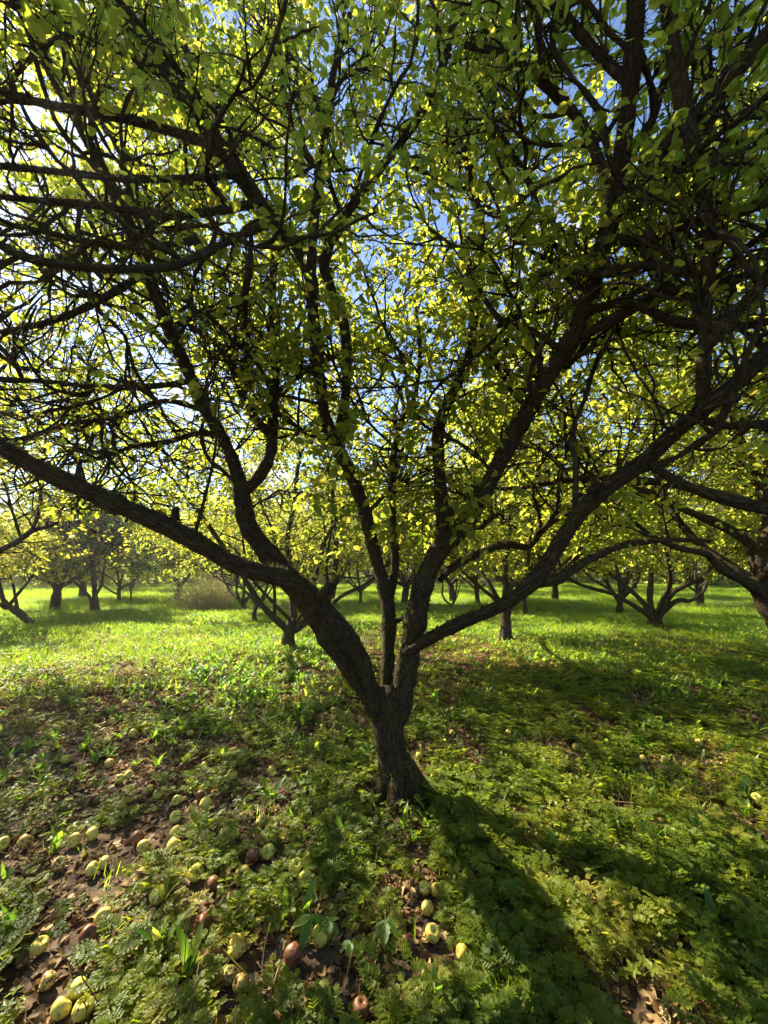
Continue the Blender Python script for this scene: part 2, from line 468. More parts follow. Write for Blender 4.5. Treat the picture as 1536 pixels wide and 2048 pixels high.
# ------------------------------------------------------------------ ground
def ground():
    xs = np.concatenate([np.linspace(-220, -12, 22), np.linspace(-11.5, 11.5, 150), np.linspace(12, 220, 22)])
    ys = np.concatenate([np.linspace(-60, -4, 10), np.linspace(-3.5, 14, 130), np.linspace(15, 40, 40), np.linspace(45, 320, 20)])
    X, Y = np.meshgrid(xs, ys)
    rng = np.random.default_rng(5)
    near = np.exp(-(X ** 2 + (Y - 4) ** 2) / 90)
    Z = gh(X, Y) + rng.standard_normal(X.shape) * .006 * near
    V = np.stack([X, Y, Z], -1).reshape(-1, 3)
    w, h = len(xs), len(ys)
    i = np.arange(h - 1)[:, None]; j = np.arange(w - 1)[None, :]
    q = np.stack([i * w + j, i * w + j + 1, (i + 1) * w + j + 1, (i + 1) * w + j], -1).reshape(-1, 4)
    m, N, L, out = new_mat('orchard_ground')
    geo = N.new('ShaderNodeNewGeometry')
    sx = N.new('ShaderNodeSeparateXYZ'); L.new(geo.outputs['Position'], sx.inputs[0])
    big = N.new('ShaderNodeTexNoise'); big.inputs['Scale'].default_value = .6; big.inputs['Detail'].default_value = 5
    L.new(geo.outputs['Position'], big.inputs['Vector'])
    # litter near the trees, turf further out
    a = N.new('ShaderNodeMath'); a.operation = 'MULTIPLY_ADD'; a.inputs[1].default_value = .16; a.inputs[2].default_value = -1.75
    L.new(sx.outputs['Y'], a.inputs[0])
    b = N.new('ShaderNodeMath'); b.operation = 'MULTIPLY_ADD'; b.inputs[1].default_value = 1.4
    L.new(big.outputs['Fac'], b.inputs[0]); L.new(a.outputs[0], b.inputs[2])
    mr = ramp(N, [(.35, (0, 0, 0)), (.75, (1, 1, 1))]); L.new(b.outputs[0], mr.inputs['Fac'])
    fine = N.new('ShaderNodeTexNoise'); fine.inputs['Scale'].default_value = 38; fine.inputs['Detail'].default_value = 6; fine.inputs['Roughness'].default_value = .7
    L.new(geo.outputs['Position'], fine.inputs['Vector'])
    vor = N.new('ShaderNodeTexVoronoi'); vor.inputs['Scale'].default_value = 26
    L.new(geo.outputs['Position'], vor.inputs['Vector'])
    soil = ramp(N, [(.3, (.018, .012, .008)), (.5, (.05, .033, .02)), (.68, (.11, .075, .045)), (.8, (.05, .07, .02))])
    L.new(fine.outputs['Fac'], soil.inputs['Fac'])
    lit = ramp(N, [(0, (.04, .025, .016)), (.5, (.12, .075, .045)), (1, (.24, .16, .10))])
    sp = N.new('ShaderNodeSeparateColor'); L.new(vor.outputs['Color'], sp.inputs[0]); L.new(sp.outputs[0], lit.inputs['Fac'])
    m0 = N.new('ShaderNodeMixRGB'); m0.inputs['Fac'].default_value = .45
    L.new(soil.outputs['Color'], m0.inputs['Color1']); L.new(lit.outputs['Color'], m0.inputs['Color2'])
    turf = ramp(N, [(.25, (.03, .05, .010)), (.45, (.06, .10, .014)), (.6, (.09, .13, .02)), (.75, (.16, .14, .06))])
    n5 = N.new('ShaderNodeTexNoise'); n5.inputs['Scale'].default_value = 9; n5.inputs['Detail'].default_value = 8; n5.inputs['Roughness'].default_value = .75
    L.new(geo.outputs['Position'], n5.inputs['Vector']); L.new(n5.outputs['Fac'], turf.inputs['Fac'])
    m1 = N.new('ShaderNodeMixRGB'); L.new(mr.outputs['Color'], m1.inputs['Fac'])
    L.new(m0.outputs['Color'], m1.inputs['Color1']); L.new(turf.outputs['Color'], m1.inputs['Color2'])
    p = N.new('ShaderNodeBsdfPrincipled'); p.inputs['Roughness'].default_value = .9; p.inputs['Specular IOR Level'].default_value = .2
    L.new(m1.outputs['Color'], p.inputs['Base Color'])
    bp = N.new('ShaderNodeBump'); bp.inputs['Strength'].default_value = .8; bp.inputs['Distance'].default_value = .02
    L.new(fine.outputs['Fac'], bp.inputs['Height']); L.new(bp.outputs['Normal'], p.inputs['Normal'])
    L.new(p.outputs['BSDF'], out.inputs['Surface'])
    o = link('ground', mesh_np('ground', V, [q], m), kind='structure')
    return o
ground()

# ------------------------------------------------------------------ main tree
CAMP = np.array([0, 0, CAMZ])

def tr(pts, dia=None):
    """traced limb: list of (px, py, Y, width px)"""
    pp, rr = [], []
    for px, py, Y, w in pts:
        p, t = P(px, py, Y)
        pp.append(p); rr.append(w * t / F / 2 * .77)
    return np.array(pp), np.array(rr)

MAIN = dict(
    left_low=[(752, 1425, 2.74, 40), (728, 1330, 2.68, 42), (690, 1262, 2.62, 44), (630, 1195, 2.56, 48), (575, 1158, 2.5, 54), (480, 1133, 2.42, 54), (400, 1088, 2.34, 54), (320, 1046, 2.25, 54), (230, 1008, 2.16, 53), (130, 962, 2.07, 50), (50, 922, 2.0, 48), (-70, 850, 1.9, 46), (-220, 760, 1.8, 40), (-400, 600, 1.7, 30)],
    left_up=[(775, 1440, 2.82, 66), (712, 1345, 2.86, 72), (655, 1262, 2.9, 70), (595, 1180, 2.95, 66), (540, 1112, 3.0, 60), (498, 1055, 3.0, 55), (485, 1000, 3.0, 46), (478, 960, 3.0, 38), (455, 895, 2.95, 36), (415, 825, 2.85, 36), (375, 740, 2.75, 36), (335, 650, 2.6, 36), (300, 560, 2.4, 34), (250, 430, 2.2, 32), (180, 290, 2.0, 30), (90, 120, 1.8, 26), (20, -60, 1.7, 20)],
    left_fork=[(487, 985, 3.0, 30), (520, 950, 3.02, 30), (542, 900, 3.05, 27), (546, 820, 3.1, 25), (550, 720, 3.15, 23), (545, 620, 3.2, 20), (548, 520, 3.2, 16), (560, 400, 3.2, 12)],
    left_spur=[(542, 872, 3.05, 20), (505, 828, 3.1, 19), (478, 770, 3.2, 18), (452, 710, 3.3, 16), (415, 675, 3.4, 13), (360, 640, 3.5, 9)],
    centre=[(772, 1425, 2.85, 34), (775, 1340, 2.9, 34), (778, 1250, 2.95, 34), (772, 1190, 2.97, 34), (748, 1100, 3.0, 31), (728, 1020, 3.0, 31), (700, 945, 3.0, 31), (672, 890, 3.0, 30), (650, 830, 2.98, 28), (636, 730, 2.9, 29), (626, 630, 2.8, 31), (622, 560, 2.7, 32), (600, 500, 2.6, 32), (545, 440, 2.45, 34), (480, 350, 2.3, 36), (400, 240, 2.1, 38), (310, 120, 1.95, 38), (200, -30, 1.8, 36)],
    centre_fork=[(674, 885, 3.0, 24), (690, 800, 3.0, 25), (694, 720, 3.0, 26), (688, 650, 2.95, 26), (662, 580, 2.85, 26), (650, 520, 2.8, 24), (680, 450, 2.75, 22), (735, 370, 2.7, 20), (790, 300, 2.6, 20), (840, 230, 2.5, 20), (890, 120, 2.4, 20), (915, 0, 2.3, 18)],
    centre_top=[(622, 545, 2.7, 28), (628, 450, 2.65, 26), (640, 340, 2.6, 24), (655, 240, 2.5, 20), (668, 140, 2.4, 17), (700, 30, 2.3, 14)],
    centre_right=[(779, 1205, 2.98, 22), (790, 1130, 3.1, 22), (786, 1050, 3.2, 19), (784, 970, 3.3, 18), (790, 895, 3.3, 17), (805, 840, 3.3, 15), (830, 790, 3.3, 12), (840, 700, 3.3, 10), (830, 600, 3.3, 8)],
    right=[(795, 1440, 2.8, 60), (812, 1345, 2.78, 62), (830, 1250, 2.76, 58), (848, 1165, 2.76, 56), (880, 1100, 2.76, 56), (922, 1058, 2.74, 50), (965, 990, 2.7, 48), (1002, 920, 2.65, 47), (1040, 850, 2.58, 46), (1082, 775, 2.5, 46), (1130, 700, 2.38, 47), (1172, 615, 2.25, 45), (1200, 520, 2.1, 43), (1225, 400, 1.95, 44), (1248, 280, 1.8, 44), (1265, 140, 1.65, 45), (1275, -40, 1.5, 44)],
    right_upright=[(868, 1125, 2.8, 34), (884, 1060, 2.85, 34), (879, 960, 2.9, 33), (876, 860, 2.92, 31), (898, 800, 2.95, 29), (932, 735, 2.95, 24), (948, 640, 2.9, 22), (955, 540, 2.85, 20), (962, 460, 2.8, 18), (945, 370, 2.75, 17), (930, 290, 2.7, 15), (945, 200, 2.6, 13), (975, 80, 2.5, 10)],
    right_low=[(812, 1305, 2.74, 38), (860, 1276, 2.66, 38), (920, 1246, 2.58, 38), (980, 1222, 2.5, 40), (1035, 1190, 2.44, 46), (1085, 1140, 2.38, 48), (1122, 1080, 2.32, 48), (1172, 1012, 2.25, 49), (1232, 962, 2.17, 49), (1290, 920, 2.1, 50), (1345, 868, 2.02, 50), (1402, 822, 1.94, 50), (1462, 775, 1.86, 47), (1536, 705, 1.78, 46), (1640, 600, 1.7, 42), (1780, 440, 1.6, 34)],
    right_riser=[(1402, 830, 1.94, 36), (1408, 740, 1.85, 38), (1410, 640, 1.78, 38), (1417, 540, 1.7, 38), (1414, 430, 1.62, 40), (1390, 310, 1.56, 42), (1366, 200, 1.5, 44), (1345, 90, 1.45, 46), (1328, -60, 1.4, 46)],
    right_cross=[(1205, 500, 2.08, 36), (1245, 410, 1.95, 40), (1300, 335, 1.8, 44), (1362, 262, 1.66, 48), (1425, 195, 1.55, 52), (1490, 120, 1.45, 54), (1560, 40, 1.38, 54)],
    right_arch=[(880, 1160, 2.8, 18), (905, 1135, 2.9, 20), (960, 1105, 3.1, 20), (1015, 1088, 3.3, 19), (1058, 1092, 3.5, 18), (1095, 1050, 3.6, 15), (1150, 1022, 3.7, 13), (1215, 1000, 3.8, 9)],
    right_lateral=[(1080, 1165, 2.4, 24), (1115, 1160, 2.5, 24), (1145, 1140, 2.6, 22), (1190, 1112, 2.8, 19), (1250, 1090, 3.0, 16), (1330, 1080, 3.2, 12), (1420, 1082, 3.4, 8)],
    right_bough=[(1150, 680, 2.35, 22), (1215, 645, 2.2, 24), (1310, 592, 2.05, 24), (1410, 572, 1.9, 22), (1530, 540, 1.8, 18), (1650, 500, 1.7, 14)],
    right_bough_two=[(1408, 842, 1.94, 22), (1460, 852, 1.9, 20), (1540, 845, 1.85, 18), (1640, 820, 1.8, 13)],
    right_bough_three=[(1180, 590, 2.2, 18), (1140, 560, 2.3, 17), (1100, 500, 2.35, 17), (1078, 420, 2.4, 16), (1050, 350, 2.4, 14), (1010, 280, 2.4, 12), (970, 230, 2.4, 9)],
    right_bough_four=[(1220, 420, 1.95, 26), (1195, 315, 1.95, 24), (1150, 230, 1.95, 26), (1080, 160, 1.95, 24), (1010, 110, 2.0, 20), (930, 90, 2.05, 14)],
    left_bare=[(560, 440, 2.5, 18), (520, 455, 2.2, 18), (440, 490, 1.9, 18), (350, 530, 1.7, 19), (230, 538, 1.5, 20), (110, 528, 1.4, 20), (15, 500, 1.3, 18), (-80, 430, 1.2, 12)],
    left_bare_two=[(470, 350, 2.25, 16), (380, 356, 2.0, 15), (260, 358, 1.75, 16), (130, 345, 1.55, 16), (0, 332, 1.4, 14), (-120, 320, 1.3, 10)],
    left_bare_three=[(400, 480, 2.3, 16), (290, 495, 1.95, 16), (180, 485, 1.75, 16), (80, 462, 1.6, 15), (-30, 440, 1.5, 12)],
    left_high=[(430, 290, 2.2, 22), (340, 262, 2.0, 22), (230, 232, 1.8, 22), (120, 215, 1.6, 20), (10, 185, 1.45, 18), (-100, 150, 1.35, 12)],
    left_high_two=[(350, 170, 2.0, 18), (260, 110, 1.85, 18), (150, 70, 1.7, 18), (60, 30, 1.55, 16), (-30, -20, 1.45, 12)],
    left_lateral=[(385, 762, 2.8, 16), (310, 772, 2.7, 15), (200, 774, 2.6, 14), (100, 764, 2.5, 12), (0, 757, 2.4, 11), (-120, 740, 2.3, 8)],
    left_lateral_two=[(455, 880, 2.95, 15), (400, 866, 3.0, 14), (335, 884, 3.0, 13), (270, 892, 3.0, 11), (205, 915, 3.0, 10), (120, 930, 3.0, 7)],
    left_wand=[(385, 1085, 2.34, 10), (412, 985, 2.3, 8), (430, 900, 2.3, 6), (440, 790, 2.3, 4)],
    right_tangle_a=[(1290, 925, 2.1, 24), (1380, 975, 2.0, 24), (1480, 1010, 1.95, 22), (1620, 1040, 1.9, 16)],
    right_tangle_b=[(1410, 700, 1.82, 28), (1460, 640, 1.7, 30), (1536, 560, 1.6, 30), (1640, 480, 1.5, 24)],
    right_tangle_c=[(1208, 475, 2.05, 22), (1290, 482, 1.9, 24), (1380, 445, 1.75, 24), (1480, 425, 1.6, 22), (1590, 380, 1.5, 16)],
    right_tangle_d=[(1165, 625, 2.25, 20), (1255, 605, 2.1, 22), (1340, 640, 2.0, 24), (1440, 655, 1.9, 22), (1570, 640, 1.8, 16)],
    right_tangle_e=[(1260, 170, 1.68, 24), (1190, 100, 1.7, 24), (1130, 30, 1.7, 22), (1080, -50, 1.7, 16)],
    right_tangle_f=[(1232, 350, 1.88, 22), (1300, 250, 1.8, 22), (1330, 160, 1.7, 20), (1400, 60, 1.6, 18), (1440, -50, 1.5, 14)],
    right_tangle_g=[(1130, 705, 2.4, 18), (1060, 660, 2.45, 16), (1000, 640, 2.5, 15), (950, 560, 2.5, 12), (930, 480, 2.5, 9)],
    left_tangle_a=[(520, 405, 2.35, 20), (440, 420, 2.1, 20), (330, 432, 1.9, 20), (210, 412, 1.7, 18), (90, 402, 1.55, 16), (-30, 390, 1.4, 12)],
    left_tangle_b=[(290, 545, 2.38, 18), (200, 600, 2.3, 18), (110, 640, 2.2, 16), (0, 665, 2.1, 12)],
    left_tangle_c=[(412, 822, 2.85, 14), (330, 802, 2.8, 14), (240, 832, 2.7, 12), (140, 850, 2.6, 10), (30, 885, 2.5, 7)],
    far_bough_a=[(430, 300, 2.35, 14), (400, 170, 2.8, 13), (340, 50, 3.1, 11), (300, -60, 3.3, 9)],
    far_bough_b=[(290, 420, 2.5, 14), (225, 270, 2.9, 13), (165, 120, 3.2, 11), (110, 0, 3.4, 9)],
    far_bough_c=[(655, 240, 2.6, 12), (600, 140, 3.0, 11), (540, 40, 3.2, 10), (500, -40, 3.3, 8)],
    far_bough_d=[(380, 740, 2.9, 14), (250, 600, 3.4, 12), (120, 480, 3.8, 10), (0, 380, 4.1, 8)],
    fork_stub=[(835, 1222, 2.85, 14), (815, 1232, 2.95, 13), (785, 1245, 3.0, 13)],
)

def build_main():
    rng = np.random.default_rng(11)
    base, _ = P(790, 1600, 2.8)
    base[2] = 0
    root = empty('apple_tree', tuple(base), 'large apple tree in the middle foreground, mossy limbs fanning out from one short trunk', 'tree', 'old apple trees in the orchard')
    surf = []
    tp, trd = tr([(805, 1640, 2.76, 150), (800, 1612, 2.78, 120), (795, 1580, 2.8, 92), (786, 1540, 2.8, 80), (780, 1490, 2.8, 76), (776, 1445, 2.8, 86), (775, 1405, 2.82, 82), (776, 1370, 2.84, 40)])
    me, s, p, r = limb_mesh('trunk', tp, trd, M_bark, rng, step=.018, sides=40, ridge=.045)
    link('trunk', me, root); surf.append((s['V'], s['N']))
    for az, ln, rw in ((.2, .42, .06), (-.7, .34, .055), (-1.7, .36, .06), (-2.6, .30, .05), (2.5, .3, .05), (1.2, .34, .05)):
        dv = np.array([math.cos(az), math.sin(az), 0]); b0 = np.array([base[0] + .02, base[1], 0])
        rp = np.array([b0 + [0, 0, .30], b0 + dv * .09 + [0, 0, .15], b0 + dv * .17 + [0, 0, .045], b0 + dv * .26 + [0, 0, -.005], b0 + dv * ln + [0, 0, -.06]])
        me, s, p, r = limb_mesh('root', rp, np.array([.05, rw * .95, rw, rw * .7, rw * .4]), M_bark, rng, step=.025, sides=14)
        link('root', me, root); surf.append((s['V'], s['N']))
    for sp in ([(640, 1195, 2.5, 26), (656, 1180, 2.45, 24), (664, 1172, 2.42, 20)], [(700, 1290, 2.62, 18), (716, 1276, 2.56, 14)], [(905, 1030, 2.7, 20), (892, 1012, 2.68, 16)],
               [(1185, 985, 2.2, 26), (1196, 965, 2.16, 22)], [(1060, 800, 2.5, 20), (1078, 812, 2.45, 16)], [(350, 1040, 2.3, 22), (352, 1016, 2.28, 15)], [(960, 1236, 2.52, 20), (968, 1214, 2.5, 15)], [(866, 905, 2.9, 16), (852, 896, 2.88, 12)]):
        pp, rr = tr(sp)
        me, s, p, r = limb_mesh('cut_stub', pp, rr, M_bark, rng, step=.02, sides=10)
        link('cut_stub', me, root); surf.append((s['V'], s['N']))
    nstub = len(surf) - 1
    Ps, Rs = [], []
    for nm, pts in MAIN.items():
        pp, rr = tr(pts)
        # widths were read across the picture, not across the sloping limb
        rr = rr * {'left_low': .84, 'left_up': .84, 'right_low': .86, 'right': .90, 'right_riser': .8, 'right_cross': .85}.get(nm, 1.0)
        big = rr.max() > .05
        me, s, p, r = limb_mesh('branch', pp, rr, M_bark, rng, step=.028 if big else .035, sides=20 if big else 11, ridge=.06 if big else .08)
        link('branch', me, root)
        surf.append((s['V'], s['N']))
        a, b = resample(p, r, 28)
        Ps.append(a); Rs.append(b)
    Pm, Rm = np.array(Ps), np.array(Rs)
    wt = np.ones(len(Ps))
    def keep(C):
        d = np.linalg.norm(C - CAMP, axis=2).min(1)
        x, y, dd = project(C)
        low = C[:, :, 2].min(1)
        bad = (d < .8) | (low < 1.75)
        # nothing grows down across the open view under the crown
        return ~bad
    tw = Acc()
    # level 0: long thin boughs that fill the crown behind and above the traced limbs
    C0, R0 = grow(rng, Pm, Rm, 3.8, (1.4, 3.2), n=14, t0=.25, ang=(30, 75), up=.22, wander=.16, rr=.48, keep=keep, shrink=.3)
    w0 = (C0[:, -1, 1] - C0[:, 0, 1] > .35) & (C0[:, -1, 2] > 2.2)
    C0, R0 = C0[w0], R0[w0]
    # level 1: boughs
    C1, R1 = grow(rng, Pm, Rm, 2.5, (.6, 2.0), n=14, t0=.2, ang=(30, 80), up=.15, wander=.2, rr=.95, keep=keep)
    C1 = np.vstack([C1, C0]); R1 = np.vstack([R1, R0])
    # level 2
    C2, R2 = grow(rng, C1, R1, 7.0, (.35, 1.0), n=9, t0=.12, ang=(30, 75), up=.10, wander=.22, rr=.75, keep=keep)
    C2b, R2b = grow(rng, Pm, Rm, 4.0, (.25, .8), n=9, t0=.25, ang=(40, 85), up=.1, wander=.22, rr=.7, keep=keep)
    C2 = np.vstack([C2, C2b]); R2 = np.vstack([R2, R2b])
    C3, R3 = grow(rng, C2, R2, 8.0, (.10, .5), n=5, t0=.10, ang=(30, 80), up=.12, wander=.28, rr=.8, rmin=.0016, keep=keep)
    C4, R4 = grow(rng, C2, R2, 10, (.02, .06), n=3, t0=.0, ang=(50, 90), up=.1, wander=.3, rr=1.0, rmin=.0024, keep=keep)
    print('main tree', len(C1), len(C2), len(C3), len(C4))
    for C, R, sd_, ro in ((C1, R1, 7, .16), (C2, R2, 5, .22), (C3, R3, 3, .25), (C4, R4, 3, .3)):
        R = R * (1 + .22 * rng.standard_normal(R.shape)).clip(.5, 1.7)
        V, Q = tubes(C, R, sd_, rng, ro); tw.add(V, Q)
        if C is C1 or C is C2:
            surf.append((V, norm(V - np.repeat(C.reshape(-1, 3), sd_, 0))))
    link('twigs', tw.mesh('twigs', M_twig), root, kind='stuff')
    # moss
    ms = Acc()
    for k, (V, Nn) in enumerate(surf):
        lo_hi = (.008, .024) if 0 < k <= len(MAIN) + nstub else (.005, .016)
        dens = (5.0 if k < len(MAIN) + 1 + nstub else 1.6) if k else .3
        moss_on(rng, [(V, Nn)], dens, ms, *lo_hi)
    print('moss tris', ms.n // 3)
    link('moss', ms.mesh('moss', M_moss, smooth=False), root, kind='stuff')
    # foliage: from the tips of twigs and spurs
    pos, out = [], []
    for C, frac, rep in ((C3, .95, 5), (C4, .2, 4), (C2, .95, 4)):
        k = rng.uniform(0, 1, len(C)) < frac
        e = C[k, -1]; d = norm(C[k, -1] - C[k, -2])
        for _ in range(rep):
            w = rng.uniform(0, 1, len(e))[:, None]
            pos.append(e * (1 - w * .5) + C[k, -2] * w * .5 + rng.standard_normal(e.shape) * .022); out.append(d)
    pos = np.vstack(pos); out = np.vstack(out)
    # leaves stand in the outer part of the crown: thin them along the shaded inner boughs and near the lens
    cen = np.array([.1, 2.4, 1.9])
    dist = np.linalg.norm((pos - cen) * np.array([.55, .6, 1.0]), axis=1)
    pr = np.clip((dist - .7) / 1.15, .06, 1)
    dc0 = np.linalg.norm(pos - CAMP, axis=1)
    pr = pr * np.clip((dc0 - 1.2) / 1.7, .2, 1)
    # the low left side has gone bare and twiggy
    pr = pr * np.where((pos[:, 0] < -.5) & (pos[:, 1] < 3.3) & (pos[:, 2] < 4.0), .32, 1.0)
    dc = np.linalg.norm(pos - CAMP, axis=1)
    # gaps where the sky shows through
    gap = np.sin(pos[:, 0] * 3.1 + 1) * np.sin(pos[:, 1] * 2.7) * np.sin(pos[:, 2] * 3.3 + .5)
    pr = pr * np.clip(1.0 - .7 * np.clip(gap - .1, 0, 1), .3, 1)
    ok = (rng.uniform(0, 1, len(pos)) < pr) & (dc > .95)
    pos, out, dc = pos[ok], out[ok], dc[ok]
    print('main leaves', len(pos))
    # the largest-looking 300 become single leaf objects
    px, py, dd = project(pos)
    vis = (px > 0) & (px < 1536) & (py > 0) & (py < 2048) & (dd > .1)
    order = np.argsort(np.where(vis, dc, 1e9))[:290]
    mask = np.ones(len(pos), bool); mask[order] = False
    ac = Acc()
    nearm = mask & (dc < 2.4); farm = mask & (dc >= 2.4)
    V, Fc, T = leaves(rng, pos[nearm], .056, LEAF9, out[nearm]); ac.add(V, Fc, T)
    V, Fc, T = leaves(rng, pos[farm], .060, LEAF6, out[farm]); ac.add(V, Fc, T)
    link('foliage', ac.mesh('foliage', M_leaf_near), root, kind='stuff')
    protos = [leaf_proto(np.random.default_rng(100 + i), 'leaf') for i in range(6)]
    for q, i in enumerate(order):
        o = link('leaf', protos[q % 6], root)
        X = norm(rng.standard_normal(3) * [1, 1, .4] + out[i] * .8 + [0, 0, -.25])
        Nn = rng.standard_normal(3) * .5 + [0, 0, 1]
        Y = norm(np.cross(Nn, X)); Z = np.cross(X, Y)
        s = rng.uniform(.04, .062)
        M = Matrix(((X[0], Y[0], Z[0], pos[i][0]), (X[1], Y[1], Z[1], pos[i][1]), (X[2], Y[2], Z[2], pos[i][2]), (0, 0, 0, 1)))
        o.matrix_world = M @ Matrix.Scale(s, 4)
    # a few leaves hanging close to the lens
    for (a, b, Y, rot, s) in ((970, 30, .62, 200, .075), (1300, 372, .85, 10, .095), (345, 75, .8, 250, .075), (1130, 12, .7, 270, .04), (115, 120, .75, 280, .10), (700, 15, .9, 240, .07), (1455, 300, .9, 150, .06)):
        p, _ = P(a, b, Y)
        o = link('leaf', protos[int(a) % 6], root)
        th = math.radians(rot)
        X = np.array([math.cos(th), .25, math.sin(th)]); X = norm(X)
        Nn = norm(np.array([.2, -.6, .9])); Yv = norm(np.cross(Nn, X)); Z = np.cross(X, Yv)
        M = Matrix(((X[0], Yv[0], Z[0], p[0]), (X[1], Yv[1], Z[1], p[1]), (X[2], Yv[2], Z[2], p[2]), (0, 0, 0, 1)))
        o.matrix_world = M @ Matrix.Scale(s, 4)
    return root

def leaf_proto(rng, name, mat=None, wid=.33, n=9, serr=.025, tint=None):
    """one detailed serrated blade, unit length, midrib along x"""
    xs = np.linspace(0, 1, n)
    w = wid * np.sin(math.pi * np.clip(xs, 0, 1) ** .8) ** .75
    w[0] = 0; w[-1] = 0
    V, Fq = [], []
    bend = rng.uniform(.05, .35); cup = rng.uniform(.1, .45); tw = rng.uniform(-.15, .15)
    for i, x in enumerate(xs):
        z = -bend * x * x + .02 * math.sin(9 * x + rng.uniform(0, 1))
        ww = w[i] * (1 + serr * 3 * (1 if i % 2 else -1))
        for s in (-1, -.55, 0, .55, 1):
            V.append((x - .03 * abs(s) * (i % 2), s * ww, z + cup * abs(s) * ww + tw * s * x * .3 + .01 * rng.standard_normal()))
    for i in range(n - 1):
        for j in range(4):
            a = i * 5 + j
            Fq.append((a, a + 1, a + 6, a + 5))
    V = np.array(V)
    # petiole
    k = len(V)
    pv = np.array([[0, -.012, 0], [0, .012, 0], [-.35, .01, .05], [-.35, -.01, .05]])
    V = np.vstack([V, pv]); Fq.append((k, k + 1, k + 2, k + 3))
    t = np.full(len(V), rng.beta(2.2, 3.0) if tint is None else tint)
    return mesh_np(name, V, [np.array(Fq)], mat or M_leaf_near, tint=t)

main_tree = build_main()

# ------------------------------------------------------------------ other apple trees
def crown_on(rng, root, Pm, Rm, zmin, dens=1.0, leaf=.074, twigsides=(5, 4, 3), name_mat=None, camclear=1.1, L1=(.8, 2.0), t0=.3, spurs=False, tintf=None, extra=1.0, lod=1):
    def keep(C):
        d = np.linalg.norm(C[:, :, :] + np.array(root.location)[None, None, :] * 0 - CAMP, axis=2).min(1)
        return (d > camclear) & (C[:, :, 2].min(1) > zmin)
    C1, R1 = grow(rng, Pm, Rm, 3.4, L1, n=8, t0=t0, ang=(30, 80), up=.02, wander=.18, rr=1.0, keep=keep)
    C2, R2 = grow(rng, C1, R1, 5.6 * dens, (.4, 1.4), n=6, t0=.15, ang=(30, 75), up=-.2, wander=.24, rr=.9, keep=keep)
    C3, R3 = grow(rng, C2, R2, 5.0 * dens, (.12, .45), n=4, t0=.1, ang=(30, 80), up=.1, wander=.3, rr=1.0, rmin=.002, keep=keep)
    tw = Acc()
    sets = [(C1, R1, twigsides[0]), (C2, R2, twigsides[1])]
    if lod < 2: sets.append((C3, R3, twigsides[2]))
    for C, R, sd_ in sets:
        R = R * (1 + .2 * rng.standard_normal(R.shape)).clip(.5, 1.6)
        V, Q = tubes(C, R, sd_, rng, .2); tw.add(V, Q)
    pos, out = [], []
    for C, frac, rep in ((C3, 1, 10), (C2, 1, 8)):
        k = rng.uniform(0, 1, len(C)) < frac
        e = C[k, -1]; d = norm(C[k, -1] - C[k, -2])
        for _ in range(rep):
            w = rng.uniform(0, 1, len(e))[:, None]
            pos.append(e * (1 - w) + C[k, -2] * w + rng.standard_normal(e.shape) * .055); out.append(d)
    pos = np.vstack(pos); out = np.vstack(out)
    V, Fc, T = leaves(rng, pos, leaf, LEAF6, out, tintf=tintf)
    ac = Acc(); ac.add(V, Fc, T)
    off = np.array(root.location)
    t_me = tw.mesh('twigs', M_twig); l_me = ac.mesh('foliage', name_mat or M_leaf)
    link('twigs', t_me, root, kind='stuff'); link('foliage', l_me, root, kind='stuff')
    print(root.name, len(C1), len(C2), len(C3), 'leaves', len(pos))

